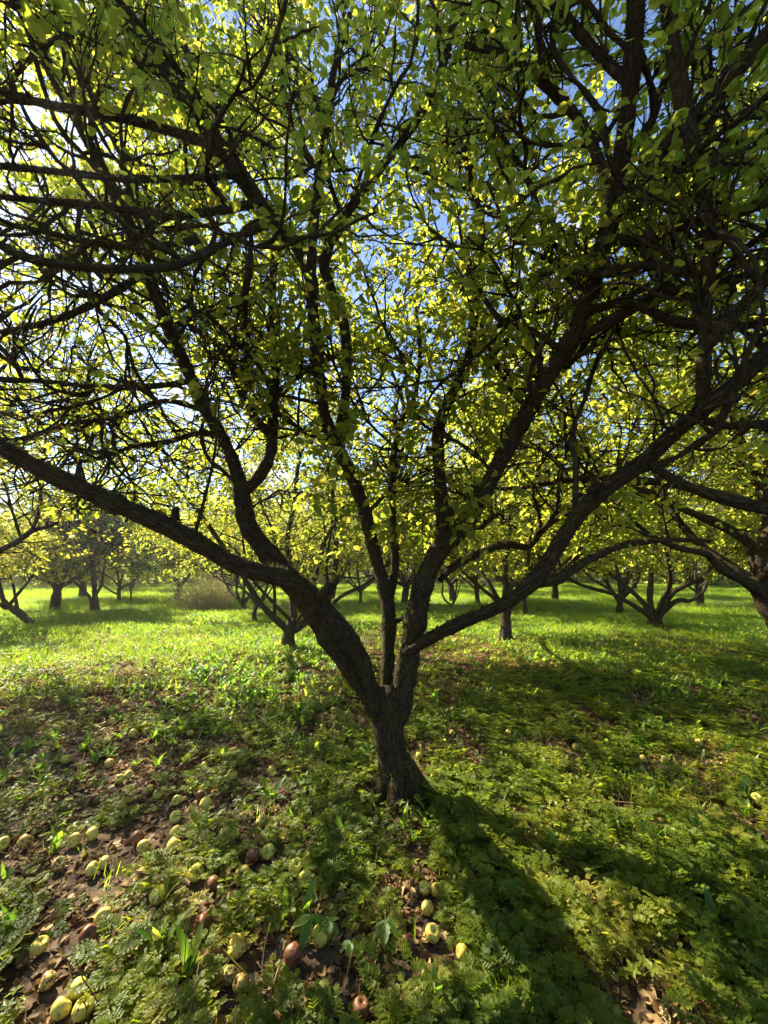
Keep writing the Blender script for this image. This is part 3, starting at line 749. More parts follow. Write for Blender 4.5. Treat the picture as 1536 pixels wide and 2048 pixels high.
def traced_tree(seed, base, trunk, limbs, label, zmin=1.35, cat='tree', extra_limbs=4, dens=1.0, bark=None, height=5.4, spread=2.4, leafmat=None, lod=1, leaf=.074, yellow=0.0):
    """base (px,py) on the ground; trunk, limbs as lists of (px, py, dY, width px)"""
    rng = np.random.default_rng(seed)
    Y0 = ground_Y(base[1])
    b, t = P(base[0], base[1], Y0)
    gz = float(gh(b[0], b[1]))
    root = empty('apple_tree', (b[0], b[1], gz), label, cat, 'old apple trees in the orchard')
    bark = bark or M_bark_far
    near = Y0 < 9
    tp, trd = tr([(x, y, Y0 + d, w) for x, y, d, w in trunk])
    tp = np.vstack([[tp[0][0], tp[0][1], -.12], tp]); trd = np.concatenate([[trd[0] * 1.5], trd])
    trd[1] *= 1.2
    me, s, p, r = limb_mesh('trunk', tp, trd, bark, rng, step=.06, sides=16, ridge=.06)
    link('trunk', me, root)
    Ps, Rs = [], []
    top = tp[-1]
    lts = [tr([(x, y, Y0 + d, w) for x, y, d, w in lm]) for lm in limbs]
    rt = float(trd[-1])
    full = []
    for pp, rr in lts:
        # carry each traced limb on upward and outward into the crown
        d = norm(pp[-1] - pp[-2]); q = pp[-1].copy(); rl = rr[-1]
        for k in range(4):
            d = norm(d + .35 * rng.standard_normal(3) * [1, 1, .4] + [0, 0, .25])
            if q[2] > height: d[2] = -abs(d[2]) * .2; d = norm(d)
            q = q + d * rng.uniform(.45, .7)
            pp = np.vstack([pp, q]); rl = max(.012, rl * .72); rr = np.append(rr, rl)
        full.append((pp, rr))
    for k in range(extra_limbs):
        a = 2 * math.pi * (k + rng.uniform(-.3, .3)) / extra_limbs
        d = np.array([math.cos(a), math.sin(a), rng.uniform(.5, 1.2)]); d = norm(d)
        q = top - np.array([0, 0, .1]); pp = [q.copy()]; rl = rt * .6; rr = [rl]
        for j in range(6):
            q = q + d * rng.uniform(.38, .55) * (height - .8) / 3.2
            d = norm(d + .28 * rng.standard_normal(3) + [0, 0, .18])
            pp.append(q.copy()); rl *= .8; rr.append(max(rl, .012))
        full.append((np.array(pp), np.array(rr)))
    for pp, rr in full:
        me, s, p, r = limb_mesh('branch', pp, rr, bark, rng, step=.11, sides=8, ridge=.07)
        link('branch', me, root)
        a, c = resample(p, r, 16); Ps.append(a); Rs.append(c)
    tf = None
    if yellow: tf = lambda rg, ps: np.clip(rg.beta(2.2, 3.0, len(ps)) + yellow, 0, .97)
    crown_on(rng, root, np.array(Ps), np.array(Rs), zmin, dens=dens, lod=lod, name_mat=leafmat, leaf=leaf, tintf=tf)
    return root

traced_tree(21, (1011, 1284), [(1011, 1280, 0, 31), (1012, 1250, 0, 25), (1012, 1222, 0, 27), (1014, 1208, 0, 18)],
    [[(1008, 1218, 0, 18), (990, 1190, .1, 15), (970, 1155, .3, 13), (945, 1128, .6, 12), (930, 1100, .8, 9)],
     [(1010, 1218, 0, 15), (1010, 1160, .1, 13), (1016, 1100, .1, 12), (1020, 1040, 0, 11), (1014, 960, -.1, 9)],
     [(1018, 1215, 0, 18), (1040, 1178, -.2, 15), (1052, 1150, -.3, 12), (1058, 1100, -.4, 10), (1062, 1040, -.5, 8)],
     [(1022, 1205, 0, 14), (1050, 1160, .2, 12), (1085, 1120, .4, 10), (1120, 1085, .5, 8)]],
    'apple tree, straight dark trunk, just behind the low right limb of the big tree')
traced_tree(22, (577, 1302), [(577, 1298, 0, 34), (577, 1275, 0, 32), (584, 1250, 0, 30), (590, 1238, 0, 18)],
    [[(578, 1262, 0, 20), (545, 1232, -.1, 17), (520, 1205, -.2, 15), (498, 1172, -.2, 14), (470, 1125, -.3, 13), (432, 1072, -.4, 12), (395, 1020, -.5, 10), (365, 985, -.5, 9)],
     [(590, 1258, 0, 22), (610, 1244, -.1, 20), (640, 1215, -.1, 17), (663, 1185, 0, 16), (671, 1120, 0, 15), (670, 1060, 0, 14), (664, 980, 0, 11), (640, 880, 0, 9), (625, 800, 0, 7)],
     [(588, 1250, 0, 20), (584, 1190, .2, 16), (578, 1110, .3, 15), (575, 1075, .3, 14), (588, 1010, .3, 12), (597, 930, .3, 9)],
     [(650, 1235, .1, 12), (668, 1205, .1, 11), (690, 1188, .1, 11), (725, 1172, 0, 10), (752, 1150, 0, 9), (780, 1120, 0, 7)],
     [(605, 1215, .4, 14), (622, 1170, .5, 15), (640, 1125, .6, 14), (650, 1080, .6, 14), (693, 1025, .7, 14), (745, 1000, .8, 12), (810, 985, .8, 9)],
     [(548, 1235, -.1, 10), (549, 1190, 0, 9), (547, 1130, 0, 8), (550, 1080, 0, 6)]],
    'short stubby apple tree with stems rising behind the big leaning limb', extra_limbs=2, dens=.85)
traced_tree(23, (1311, 1256), [(1311, 1252, 0, 34), (1311, 1240, 0, 27), (1311, 1228, 0, 26)],
    [[(1306, 1238, 0, 18), (1285, 1222, -.2, 14), (1255, 1204, -.4, 12), (1225, 1188, -.5, 11), (1185, 1177, -.7, 10), (1145, 1162, -.8, 8)],
     [(1308, 1232, 0, 16), (1300, 1200, .1, 14), (1302, 1160, .2, 13), (1304, 1110, .2, 11), (1315, 1060, .2, 9)],
     [(1318, 1234, 0, 17), (1332, 1205, -.1, 15), (1350, 1182, -.2, 13), (1378, 1168, -.3, 12), (1410, 1150, -.4, 8)]],
    'low apple tree on the right forking at knee height into three mossy stems', extra_limbs=3)
traced_tree(24, (190, 1226), [(194, 1224, 0, 14), (190, 1195, 0, 12), (187, 1150, 0, 11), (184, 1110, 0, 10)],
    [[(183, 1222, -.1, 9), (181, 1198, -.1, 8), (165, 1178, -.1, 7), (145, 1160, -.2, 5)],
     [(191, 1190, 0, 8), (202, 1172, .1, 7), (206, 1150, .1, 5)],
     [(185, 1120, 0, 9), (182, 1080, 0, 8), (175, 1040, .1, 6)]],
    'double-trunked dark green tree at the left, beyond the bright grass', zmin=1.15, leafmat=M_dark_leaf, dens=1.3, height=3.6)
traced_tree(25, (68, 1253), [(68, 1252, 0, 15), (52, 1238, 0, 16), (35, 1223, 0, 17), (14, 1210, 0, 14)],
    [[(16, 1212, 0, 13), (6, 1198, 0, 11), (2, 1180, 0, 9), (-6, 1150, 0, 8), (-10, 1100, 0, 7)],
     [(36, 1224, 0, 9), (33, 1205, 0, 8), (30, 1190, 0, 7)]],
    'apple tree at the left edge with a trunk leaning hard over to the left', zmin=1.1, yellow=.18, extra_limbs=3, height=4)
traced_tree(26, (-260, 1330), [(-260, 1325, 0, 40), (-230, 1230, 0, 36), (-200, 1180, 0, 34)],
    [[(-205, 1190, 0, 26), (-120, 1150, 0, 20), (-40, 1118, 0, 17), (35, 1083, 0, 15), (62, 1063, 0, 13), (110, 1048, 0, 9), (160, 1018, .1, 7)],
     [(60, 1066, 0, 9), (76, 1030, 0, 9), (83, 970, 0, 8), (88, 900, 0, 6)],
     [(-190, 1180, 0, 26), (-120, 1080, .2, 20), (-60, 960, .3, 16), (0, 830, .3, 12)]],
    'apple tree outside the left edge, one curved branch reaching into view', zmin=1.5, extra_limbs=1, dens=.5, yellow=.1)
traced_tree(27, (486, 1222), [(487, 1220, 0, 13), (485, 1208, 0, 12), (484, 1200, 0, 10)],
    [[(482, 1206, 0, 7), (474, 1185, 0, 6), (473, 1160, 0, 6), (468, 1130, 0, 5)],
     [(486, 1204, 0, 7), (488, 1180, .1, 6), (489, 1150, .1, 5), (492, 1110, .1, 5)],
     [(490, 1206, 0, 6), (503, 1186, 0, 6), (512, 1168, 0, 5), (520, 1140, 0, 4)]],
    'small three-stemmed apple tree beside the dry tan bush', extra_limbs=2, lod=2, zmin=1.3)
traced_tree(28, (510, 1246), [(510, 1244, 0, 11), (509, 1225, 0, 10), (518, 1205, 0, 9)],
    [[(517, 1208, 0, 9), (530, 1185, 0, 8), (538, 1160, 0, 7), (545, 1120, 0, 6)],
     [(513, 1210, 0, 7), (500, 1190, .1, 6), (480, 1175, .2, 5), (450, 1165, .3, 4)]],
    'thin crooked apple tree half hidden behind the stubby tree', extra_limbs=2, lod=2, zmin=1.3)
traced_tree(29, (721, 1216), [(721, 1214, 0, 9), (721, 1195, 0, 8), (721, 1178, 0, 8)],
    [[(720, 1184, 0, 6), (702, 1168, 0, 5), (684, 1152, 0, 5), (668, 1140, 0, 4)],
     [(722, 1180, 0, 6), (735, 1162, 0, 6), (748, 1150, 0, 5), (770, 1138, 0, 4)],
     [(721, 1180, 0, 5), (716, 1150, 0, 5), (713, 1110, 0, 4)]],
    'slender apple tree in the bright meadow left of the central stem', extra_limbs=2, lod=2, zmin=1.35)
traced_tree(30, (1240, 1226), [(1240, 1224, 0, 16), (1240, 1208, 0, 14), (1241, 1194, 0, 15)],
    [[(1237, 1200, 0, 11), (1218, 1172, 0, 9), (1204, 1140, 0, 8), (1194, 1110, 0, 6)],
     [(1240, 1196, 0, 9), (1236, 1150, .1, 8), (1224, 1112, .1, 6)],
     [(1245, 1198, 0, 10), (1256, 1160, 0, 8), (1272, 1136, 0, 7), (1290, 1110, 0, 5)],
     [(1243, 1190, 0, 7), (1260, 1155, .3, 5), (1290, 1140, .4, 4)]],
    'apple tree with thin stems behind the long left arm of the low forked tree', extra_limbs=2, lod=2)
traced_tree(31, (1396, 1218), [(1397, 1216, 0, 9), (1393, 1195, 0, 8), (1391, 1178, 0, 8)],
    [[(1391, 1182, 0, 5), (1370, 1168, 0, 4), (1345, 1160, 0, 3)], [(1392, 1180, 0, 6), (1410, 1165, 0, 5), (1440, 1158, 0, 4)], [(1391, 1180, 0, 6), (1391, 1140, 0, 5), (1395, 1100, 0, 4)]],
    'small apple tree with a short thin trunk in the sunny meadow at the right', extra_limbs=2, lod=2, zmin=1.5)
traced_tree(32, (955, 1209), [(956, 1207, 0, 12), (953, 1180, 0, 10), (951, 1150, 0, 9)],
    [[(953, 1182, 0, 5), (940, 1168, 0, 4), (925, 1155, 0, 4)], [(955, 1180, 0, 5), (970, 1168, 0, 4), (985, 1160, 0, 3)], [(951, 1155, 0, 7), (950, 1120, 0, 6), (948, 1080, 0, 4)]],
    'apple tree with a pale reddish straight trunk left of the dark straight trunk', extra_limbs=3, lod=2, zmin=1.3)
traced_tree(33, (904, 1213), [(904, 1212, 0, 8), (903, 1208, 0, 7)],
    [[(902, 1210, 0, 5), (890, 1200, 0, 5), (884, 1185, 0, 4), (886, 1170, 0, 4), (880, 1140, 0, 3)], [(905, 1210, 0, 5), (911, 1190, 0, 5), (914, 1165, 0, 4), (918, 1130, 0, 3)]],
    'thin V-stemmed young tree in the bright grass right of the main fork', extra_limbs=1, lod=2, zmin=1.35, height=3.4)
traced_tree(34, (1051, 1232), [(1051, 1230, 0, 10), (1049, 1200, 0, 9), (1050, 1180, 0, 9)],
    [[(1050, 1190, 0, 7), (1052, 1140, 0, 6), (1048, 1090, 0, 5)], [(1050, 1185, 0, 6), (1070, 1150, 0, 5), (1090, 1120, 0, 4)]],
    'slim apple tree whose foot shows just right of the straight dark trunk', extra_limbs=3, lod=2, zmin=1.3)
traced_tree(35, (238, 1204), [(238, 1202, 0, 9), (238, 1185, 0, 8), (240, 1172, 0, 8)],
    [[(238, 1190, 0, 5), (222, 1182, 0, 5), (208, 1172, 0, 4)], [(241, 1178, 0, 5), (258, 1170, 0, 5), (262, 1188, 0, 4)], [(239, 1175, 0, 6), (236, 1150, 0, 5), (230, 1120, 0, 4)]],
    'dark-leaved tree with arching branches behind the double-trunked one', leafmat=M_dark_leaf, extra_limbs=3, lod=2, zmin=1.2)
# neighbour at the right edge
traced_tree(36, (1665, 1425), [(1665, 1420, 0, 62), (1610, 1330, 0, 58), (1560, 1250, 0, 56), (1530, 1190, 0, 52), (1512, 1150, 0, 44)],
    [[(1525, 1185, 0, 38), (1480, 1158, -.1, 26), (1440, 1138, -.2, 20), (1416, 1110, -.2, 18), (1364, 1098, -.3, 15), (1326, 1084, -.3, 13), (1273, 1048, -.4, 9)],
     [(1520, 1160, 0, 36), (1530, 1080, -.1, 30), (1560, 1035, -.2, 26), (1480, 1000, -.5, 24), (1400, 980, -.6, 22), (1300, 962, -.7, 19), (1200, 955, -.8, 17), (1100, 965, -.8, 15), (1010, 978, -.8, 11)],
     [(1520, 1160, 0, 34), (1500, 1090, .1, 28), (1440, 1050, .3, 22), (1370, 1020, .4, 18), (1300, 985, .5, 14), (1240, 960, .5, 10)],
     [(1525, 1150, 0, 34), (1540, 1060, .3, 30), (1520, 960, .5, 24), (1480, 880, .6, 18), (1450, 780, .6, 12)]],
    'apple tree at the right edge, dark leaning trunk, long low branches reaching left', extra_limbs=3, zmin=1.65, bark=M_bark)

# ------------------------------------------------------------------ copied orchard trees further out
def proto_tree(seed, height, label, mat=None):
    rng = np.random.default_rng(seed)
    root = empty('apple_tree', (0, 0, 0), label, 'tree', 'old apple trees in the orchard')
    lean = rng.uniform(-.15, .15, 2)
    tp = np.array([[0, 0, -.15], [0, 0, .05], [lean[0] * .5, lean[1] * .5, .5], [lean[0], lean[1], .85]])
    me, s, p, r = limb_mesh('trunk', tp, np.array([.22, .17, .14, .12]), M_bark_far, rng, step=.1, sides=12)
    link('trunk', me, root)
    Ps, Rs = [], []
    for k in range(6):
        a = 2 * math.pi * (k + rng.uniform(-.35, .35)) / 6
        d = norm(np.array([math.cos(a), math.sin(a), rng.uniform(.5, 1.5)]))
        q = tp[-1] - [0, 0, .12]; pp = [q.copy()]; rl = .085; rr = [rl]
        for j in range(7):
            q = q + d * rng.uniform(.35, .5) * height / 3.4; d = norm(d + .3 * rng.standard_normal(3) + [0, 0, .15])
            pp.append(q.copy()); rl *= .82; rr.append(rl)
        me, s, p, r = limb_mesh('branch', np.array(pp), np.array(rr), M_bark_far, rng, step=.12, sides=8)
        link('branch', me, root)
        a2, c2 = resample(p, r, 14); Ps.append(a2); Rs.append(c2)
    crown_on(rng, root, np.array(Ps), np.array(Rs), .8, dens=1.15, lod=2, leaf=.08, camclear=0, name_mat=mat)
    return root

def copy_tree(src, loc, rz, sc, label):
    c = src.copy(); COL.objects.link(c)
    c.location = loc; c.rotation_euler = (0, 0, rz); c.scale = (sc, sc, sc); c['label'] = label
    for ch in src.children:
        d = ch.copy(); COL.objects.link(d); d.parent = c
    return c

protos = [proto_tree(50 + i, h, 'x') for i, h in enumerate((5.0, 5.4, 4.6))]
# x, y, rotation, scale, label
ORCH = [
    (-10.5, 3.6, .4, 1.0, 'apple tree outside the left edge shading the near grass'),
    (-12.0, 9.8, 1.2, 1.0, 'apple tree outside the left edge behind the leaning trunk'),
    (12.8, 11.8, 3.0, 1.05, 'apple tree at the right edge behind the nearest leaning one'),
    (8.2, 6.8, 4.4, 1.0, 'apple tree outside the right edge, its boughs meeting those of the leaning one'),
    (-2.6, 19.5, .2, 1.05, 'apple tree in the second row behind the dry bush'),
    (-12.5, 15.0, 5.0, 1.1, 'apple tree far left beyond the double-trunked tree'),
    (-7.5, 19.0, 1.0, 1.1, 'apple tree between the double-trunked tree and the dry bush, further back'),
    (3.4, 19.5, 2.4, 1.05, 'apple tree far back behind the V-stemmed young tree'),
    (8.6, 19.8, 5.2, 1.05, 'apple tree far back behind the fan-stemmed tree'),
    (14.0, 17.5, 3.6, 1.1, 'apple tree far right beyond the sunny meadow'),
    (14.5, 24.0, .6, 1.1, 'apple tree at the far right end of the back row'),
    (-16.5, 21.5, 2.2, 1.15, 'apple tree at the far left end of the back row'),
    (-11.0, 26.0, 4.0, 1.1, 'apple tree in the back row left of the bright gap'),
    (-5.0, 28.0, 1.9, 1.1, 'back row apple tree seen past the dry bush'),
    (1.8, 30.0, 3.3, 1.1, 'back row apple tree in the middle of the meadow gap'),
    (6.4, 27.0, 0.9, 1.1, 'back row apple tree right of the meadow gap'),
    (11.8, 30.0, 2.7, 1.15, 'back row apple tree behind the low forked tree'),
    (18.5, 29.0, 5.6, 1.15, 'back row apple tree toward the right edge'),
    (-3.4, 17.8, 2.5, 1.0, 'leafy apple tree further behind the three-stemmed one'),
    (.9, 17.6, 1.1, 1.0, 'apple tree just right of the slender meadow tree'),
    (5.2, 16.2, 3.9, 1.0, 'apple tree behind the straight dark trunk, further back'),
    (-10.4, 19.8, .5, 1.05, 'leafy apple tree behind the dark arching one'),
    (-20.0, 31.0, 1.4, 1.2, 'distant apple tree at the left horizon'),
    (-8.5, 34.0, 2.9, 1.2, 'last row apple tree left of centre'),
    (-1.5, 38.0, .7, 1.25, 'last row apple tree behind the slender meadow tree'),
    (4.6, 37.0, 5.2, 1.2, 'last row apple tree right of the meadow gap'),
    (-14.0, 37.0, 3.9, 1.25, 'last row apple tree behind the dark-leaved pair'),
    (9.2, 39.0, 1.2, 1.25, 'last row apple tree behind the fan-stemmed tree'),
    (15.5, 36.0, 2.2, 1.25, 'last row apple tree behind the short thin trunk'),
    (25.0, 34.0, 2.0, 1.25, 'last row apple tree at the far right'),
    (-26.0, 36.0, 1.0, 1.25, 'last row apple tree at the far left'),
    (22.0, 22.0, 4.9, 1.1, 'distant apple tree at the right horizon'),
]
for k, (x, y, rz, sc, lab) in enumerate(ORCH):
    z = float(gh(x, y))
    if k < 3:
        pr = protos[k]; pr.location = (x, y, z); pr.rotation_euler = (0, 0, rz); pr.scale = (sc,) * 3; pr['label'] = lab
    else:
        copy_tree(protos[k % 3], (x, y, z), rz, sc, lab)

# ------------------------------------------------------------------ far wood and dry bush
def far_wood():
    rng = np.random.default_rng(77)
    ac = Acc()
    n = 24000
    a = rng.uniform(-1.25, 1.25, n)
    R = rng.uniform(44, 56, n)
    top = 7.5 + 2.5 * np.sin(a * 9) + 1.5 * np.sin(a * 23 + 1) + .8 * np.sin(a * 51)
    z = rng.uniform(0, 1, n) ** 1.3 * top
    pos = np.stack([np.sin(a) * R, np.cos(a) * R, z], 1)
    V, Fc, T = leaves(rng, pos, .8, LEAF6, tilt=1.2)
    ac.add(V, Fc, T)
    o = link('distant_woodland', ac.mesh('distant_woodland', M_wood), kind='stuff')
    tag(o, 'distant dark green woodland closing the view behind the orchard meadow', 'woodland')
far_wood()

def dry_bush():
    rng = np.random.default_rng(78)
    Y0 = ground_Y(1220)
    b, _ = P(412, 1220, Y0)
    root = empty('dry_bush', (b[0], b[1], 0), 'rounded bush of dry tan weeds and thin stalks in the grass beside the three-stemmed tree', 'bush')
    m = 900
    a = rng.uniform(0, 6.28, m); rad = rng.uniform(0, .8, m)
    C = np.empty((m, 6, 3)); C[:, 0] = np.stack([b[0] + np.cos(a) * rad, b[1] + np.sin(a) * rad, np.zeros(m)], 1)
    D = norm(np.stack([np.cos(a) * rad * .8, np.sin(a) * rad * .8, np.ones(m)], 1) + .2 * rng.standard_normal((m, 3)))
    ln = (rng.uniform(.6, 1.45, m) * (1.15 - rad * .5))[:, None]
    for s in range(1, 6):
        C[:, s] = C[:, s - 1] + D * ln / 5; D = norm(D + .14 * rng.standard_normal((m, 3)) + np.stack([np.cos(a) * .08, np.sin(a) * .08, -.06 * np.ones(m)], 1))
    V, Q = tubes(C, np.full((m, 6), .004), 3)
    ac = Acc(); ac.add(V, Q, np.repeat(rng.uniform(.4, 1, m), 18))
    link('stalks', ac.mesh('stalks', M_dry), root, kind='stuff')
    e = C[:, 2:].reshape(-1, 3); e = np.vstack([e, e[::2] + .05 * rng.standard_normal(e[::2].shape)])
    V, Fc, T = leaves(rng, e, .045, LEAF6, tilt=1.5)
    ac = Acc(); ac.add(V, Fc, T)
    link('foliage', ac.mesh('foliage', M_dry), root, kind='stuff')
dry_bush()

# ------------------------------------------------------------------ ground plants (scattered stuff)
def proto_collection(name, meshes):
    c = bpy.data.collections.new(name)
    for i, me in enumerate(meshes):
        o = bpy.data.objects.new(f'{name}_{chr(97 + i)}', me)
        c.objects.link(o)
    return c

def scatter(name, pts, rot, scl, idx, coll, label, cat):
    me = bpy.data.meshes.new(name)
    me.vertices.add(len(pts)); me.vertices.foreach_set('co', np.asarray(pts, np.float32).ravel())
    a = me.attributes.new('rot', 'FLOAT_VECTOR', 'POINT'); a.data.foreach_set('vector', np.asarray(rot, np.float32).ravel())
    a = me.attributes.new('scl', 'FLOAT', 'POINT'); a.data.foreach_set('value', np.asarray(scl, np.float32))
    a = me.attributes.new('idx', 'INT', 'POINT'); a.data.foreach_set('value', np.asarray(idx, np.int32))
    o = bpy.data.objects.new(name, me); COL.objects.link(o)
    tag(o, label, cat, kind='stuff')
    ng = bpy.data.node_groups.new(name, 'GeometryNodeTree')
    ng.interface.new_socket('Geometry', in_out='INPUT', socket_type='NodeSocketGeometry')
    ng.interface.new_socket('Geometry', in_out='OUTPUT', socket_type='NodeSocketGeometry')
    N, L = ng.nodes, ng.links
    gi, go = N.new('NodeGroupInput'), N.new('NodeGroupOutput')
    ip = N.new('GeometryNodeInstanceOnPoints')
    ci = N.new('GeometryNodeCollectionInfo'); ci.inputs['Collection'].default_value = coll
    ci.inputs['Separate Children'].default_value = True; ci.inputs['Reset Children'].default_value = True
    def attr(nm, ty):
        n = N.new('GeometryNodeInputNamedAttribute'); n.data_type = ty; n.inputs['Name'].default_value = nm
        return n.outputs['Attribute']
    e2r = N.new('FunctionNodeEulerToRotation')
    L.new(attr('rot', 'FLOAT_VECTOR'), e2r.inputs[0])
    L.new(gi.outputs[0], ip.inputs['Points']); L.new(ci.outputs[0], ip.inputs['Instance'])
    ip.inputs['Pick Instance'].default_value = True
    L.new(attr('idx', 'INT'), ip.inputs['Instance Index'])
    L.new(e2r.outputs[0], ip.inputs['Rotation'])
    L.new(attr('scl', 'FLOAT'), ip.inputs['Scale'])
    L.new(ip.outputs[0], go.inputs[0])
    md = o.modifiers.new('scatter', 'NODES'); md.node_group = ng
    return o

def place(rng, n, yr, dens, scale, nv, tilt=.12, sink=0.0, halfw=1.12):
    """random ground points inside the viewed wedge (a bit wider); dens(x,y) in 0..1"""
    y = yr[0] + (yr[1] - yr[0]) * rng.uniform(0, 1, n) ** .75
    x = rng.uniform(-1, 1, n) * (y * halfw + 1.2)
    # even areal density
    w = (y * halfw + 1.2) / (yr[1] * halfw + 1.2)
    dn = dens(x, y) * (w * (y / yr[1]) ** -.33).clip(0, 1)
    ok = rng.uniform(0, 1, n) < dn
    x, y = x[ok], y[ok]
    pts = np.stack([x, y, gh(x, y) - sink], 1)
    rot = np.stack([rng.normal(0, tilt, len(x)), rng.normal(0, tilt, len(x)), rng.uniform(0, 6.28, len(x))], 1)
    return pts, rot, scale(rng, len(x)), rng.integers(0, nv, len(x))

def fbm(x, y, s, seed=0):
    r = np.random.default_rng(seed); v = 0; amp = 1; tot = 0
    for o in range(4):
        for _ in range(3):
            a = r.uniform(0, 6.28); k = s * 2 ** o * r.uniform(.7, 1.3)
            v = v + amp * np.sin((x * math.cos(a) + y * math.sin(a)) * k + r.uniform(0, 6.28)) / 3
        tot += amp; amp *= .55
    return .5 + .5 * v / tot * 1.6

# prototypes ---------------------------------------------------------
def blade_strip(rng, L_, w, n=5, lean=.4, curl=.5, az=None, lob=0.0, base=(0, 0, 0)):
    az = rng.uniform(0, 6.28) if az is None else az
    d = np.array([math.cos(az), math.sin(az), 0]); s = np.array([-d[1], d[0], 0])
    th = math.pi / 2 - lean; p = np.array(base, float); V = []
    for i in range(n + 1):
        t = i / n
        ww = w * (math.sin(math.pi * min(1, t * .85 + .12)) ** .8) * (1 - t ** 6) * (1 + lob * (1 if i % 2 else -1))
        if i == n: ww = .0004
        V.append(p - s * ww + np.array([0, 0, ww * .35])); V.append(p.copy()); V.append(p + s * ww + np.array([0, 0, ww * .35]))
        p = p + (d * math.cos(th) + np.array([0, 0, math.sin(th)])) * L_ / n
        th -= curl / n * (1 + t)
    Fq = []
    for i in range(n):
        a = i * 3
        Fq += [(a, a + 1, a + 4, a + 3), (a + 1, a + 2, a + 5, a + 4)]
    return np.array(V), np.array(Fq)

def leaflet(acc, c, d, nrm, L_, w, lobed=False):
    d = norm(d); s = norm(np.cross(nrm, d)); n2 = np.cross(d, s)
    if lobed:   # three toothed lobes
        pr = np.array([[0, 0], [.25, .35], [.5, .55], [.55, .25], [.8, .32], [1, 0], [.8, -.32], [.55, -.25], [.5, -.55], [.25, -.35]])
        V = c + L_ * (pr[:, :1] * d + pr[:, 1:] * s * (w / L_) * 1.5) + n2 * (np.abs(pr[:, 1:]) * L_ * .2)
        V = np.vstack([V, c + d * L_ * .45])
        F = np.array([(10, i, (i + 1) % 10) for i in range(10)])
        acc.add(V, F)
    else:
        pr = np.array([[0, 0], [.35, .5], [.75, .42], [1, 0], [.75, -.42], [.35, -.5]])
        V = c + L_ * pr[:, :1] * d + w * pr[:, 1:] * s * 2 + n2 * (np.abs(pr[:, 1:]) * L_ * .25)
        acc.add(V, np.array([(0, 3, 2, 1), (0, 5, 4, 3)]))

def stem_strip(acc, a, b, w):
    s = norm(np.cross(b - a, [.3, .2, 1.0])) * w
    acc.add(np.array([a - s, a + s, b + s, b - s]), np.array([(0, 1, 2, 3)]))

def lacy_clump(seed, nf=7, size=.11):
    rng = np.random.default_rng(seed); ac = Acc()
    for f in range(nf):
        az = 6.28 * f / nf + rng.uniform(-.4, .4); ln = rng.uniform(.6, 1.2) * size
        d = norm(np.array([math.cos(az), math.sin(az), rng.uniform(.5, 1.6)]))
        top = d * ln; stem_strip(ac, np.zeros(3), top, .0012)
        dh = norm(np.array([math.cos(az), math.sin(az), rng.uniform(-.1, .35)])); sh = norm(np.cross([0, 0, 1], dh))
        fl = rng.uniform(.05, .085)
        for t in np.linspace(.0, 1, 5):
            c = top + dh * fl * t
            for s in ((-1, 1) if t < 1 else (0,)):
                pd = norm(dh * (.5 if s else 1) + sh * s) ; pl = fl * .62 * (1 - t * .65)
                nr = norm(np.array([0, 0, 1]) + rng.standard_normal(3) * .25)
                if s: stem_strip(ac, c, c + pd * pl, .0007)
                for k, u in enumerate((.3, .55, .8, 1.0)):
                    cc = c + pd * pl * u
                    q = norm(np.cross(nr, pd))
                    for w_ in ((-1, 1) if u < 1 else (0,)):
                        leaflet(ac, cc, norm(pd * (.7 if w_ else 1) + q * w_), nr, .017 * (1.15 - .4 * t) * rng.uniform(.8, 1.2), .0050)
    return ac.mesh('lacy_herb', M_herb)

def trifoliate(seed, nf=6, size=.10, ll=.03, five=False):
    rng = np.random.default_rng(seed); ac = Acc()
    for f in range(nf):
        az = 6.28 * f / nf + rng.uniform(-.5, .5); ln = rng.uniform(.5, 1.2) * size
        d = norm(np.array([math.cos(az), math.sin(az), rng.uniform(.8, 2)])); top = d * ln
        stem_strip(ac, np.zeros(3), top, .0013)
        for k in range(5 if five else 3):
            a2 = az + (k - (2 if five else 1)) * (1.25 if five else 1.9) + rng.uniform(-.2, .2)
            dd = norm(np.array([math.cos(a2), math.sin(a2), rng.uniform(-.3, .3)]))
            leaflet(ac, top, dd, norm(np.array([0, 0, 1]) + rng.standard_normal(3) * .3), ll * rng.uniform(.8, 1.2), ll * .36, lobed=five)
    return ac.mesh('small_herb', M_herb)

def rosette(seed, n=6, L_=.13, w=.014, lean=.5):
    rng = np.random.default_rng(seed); ac = Acc()
    for k in range(n):
        V, Fq = blade_strip(rng, L_ * rng.uniform(.6, 1.25), w * rng.uniform(.7, 1.3), n=7, lean=rng.uniform(.1, 1.0) * lean * 2, curl=rng.uniform(.3, 1.2), lob=.12)
        ac.add(V, Fq)
    return ac.mesh('broad_leaf_rosette', M_strap)

def grass_tuft(seed, n=16, L_=.12, spread=.05):
    rng = np.random.default_rng(seed); ac = Acc()
    for k in range(n):
        b = (rng.normal(0, spread), rng.normal(0, spread), -.005)
        V, Fq = blade_strip(rng, L_ * rng.uniform(.5, 1.3), .0017 * rng.uniform(.7, 1.5), n=3, lean=rng.uniform(0, .7), curl=rng.uniform(.2, 1.2), base=b)
        ac.add(V, Fq)
    return ac.mesh('grass_tuft', M_grass)

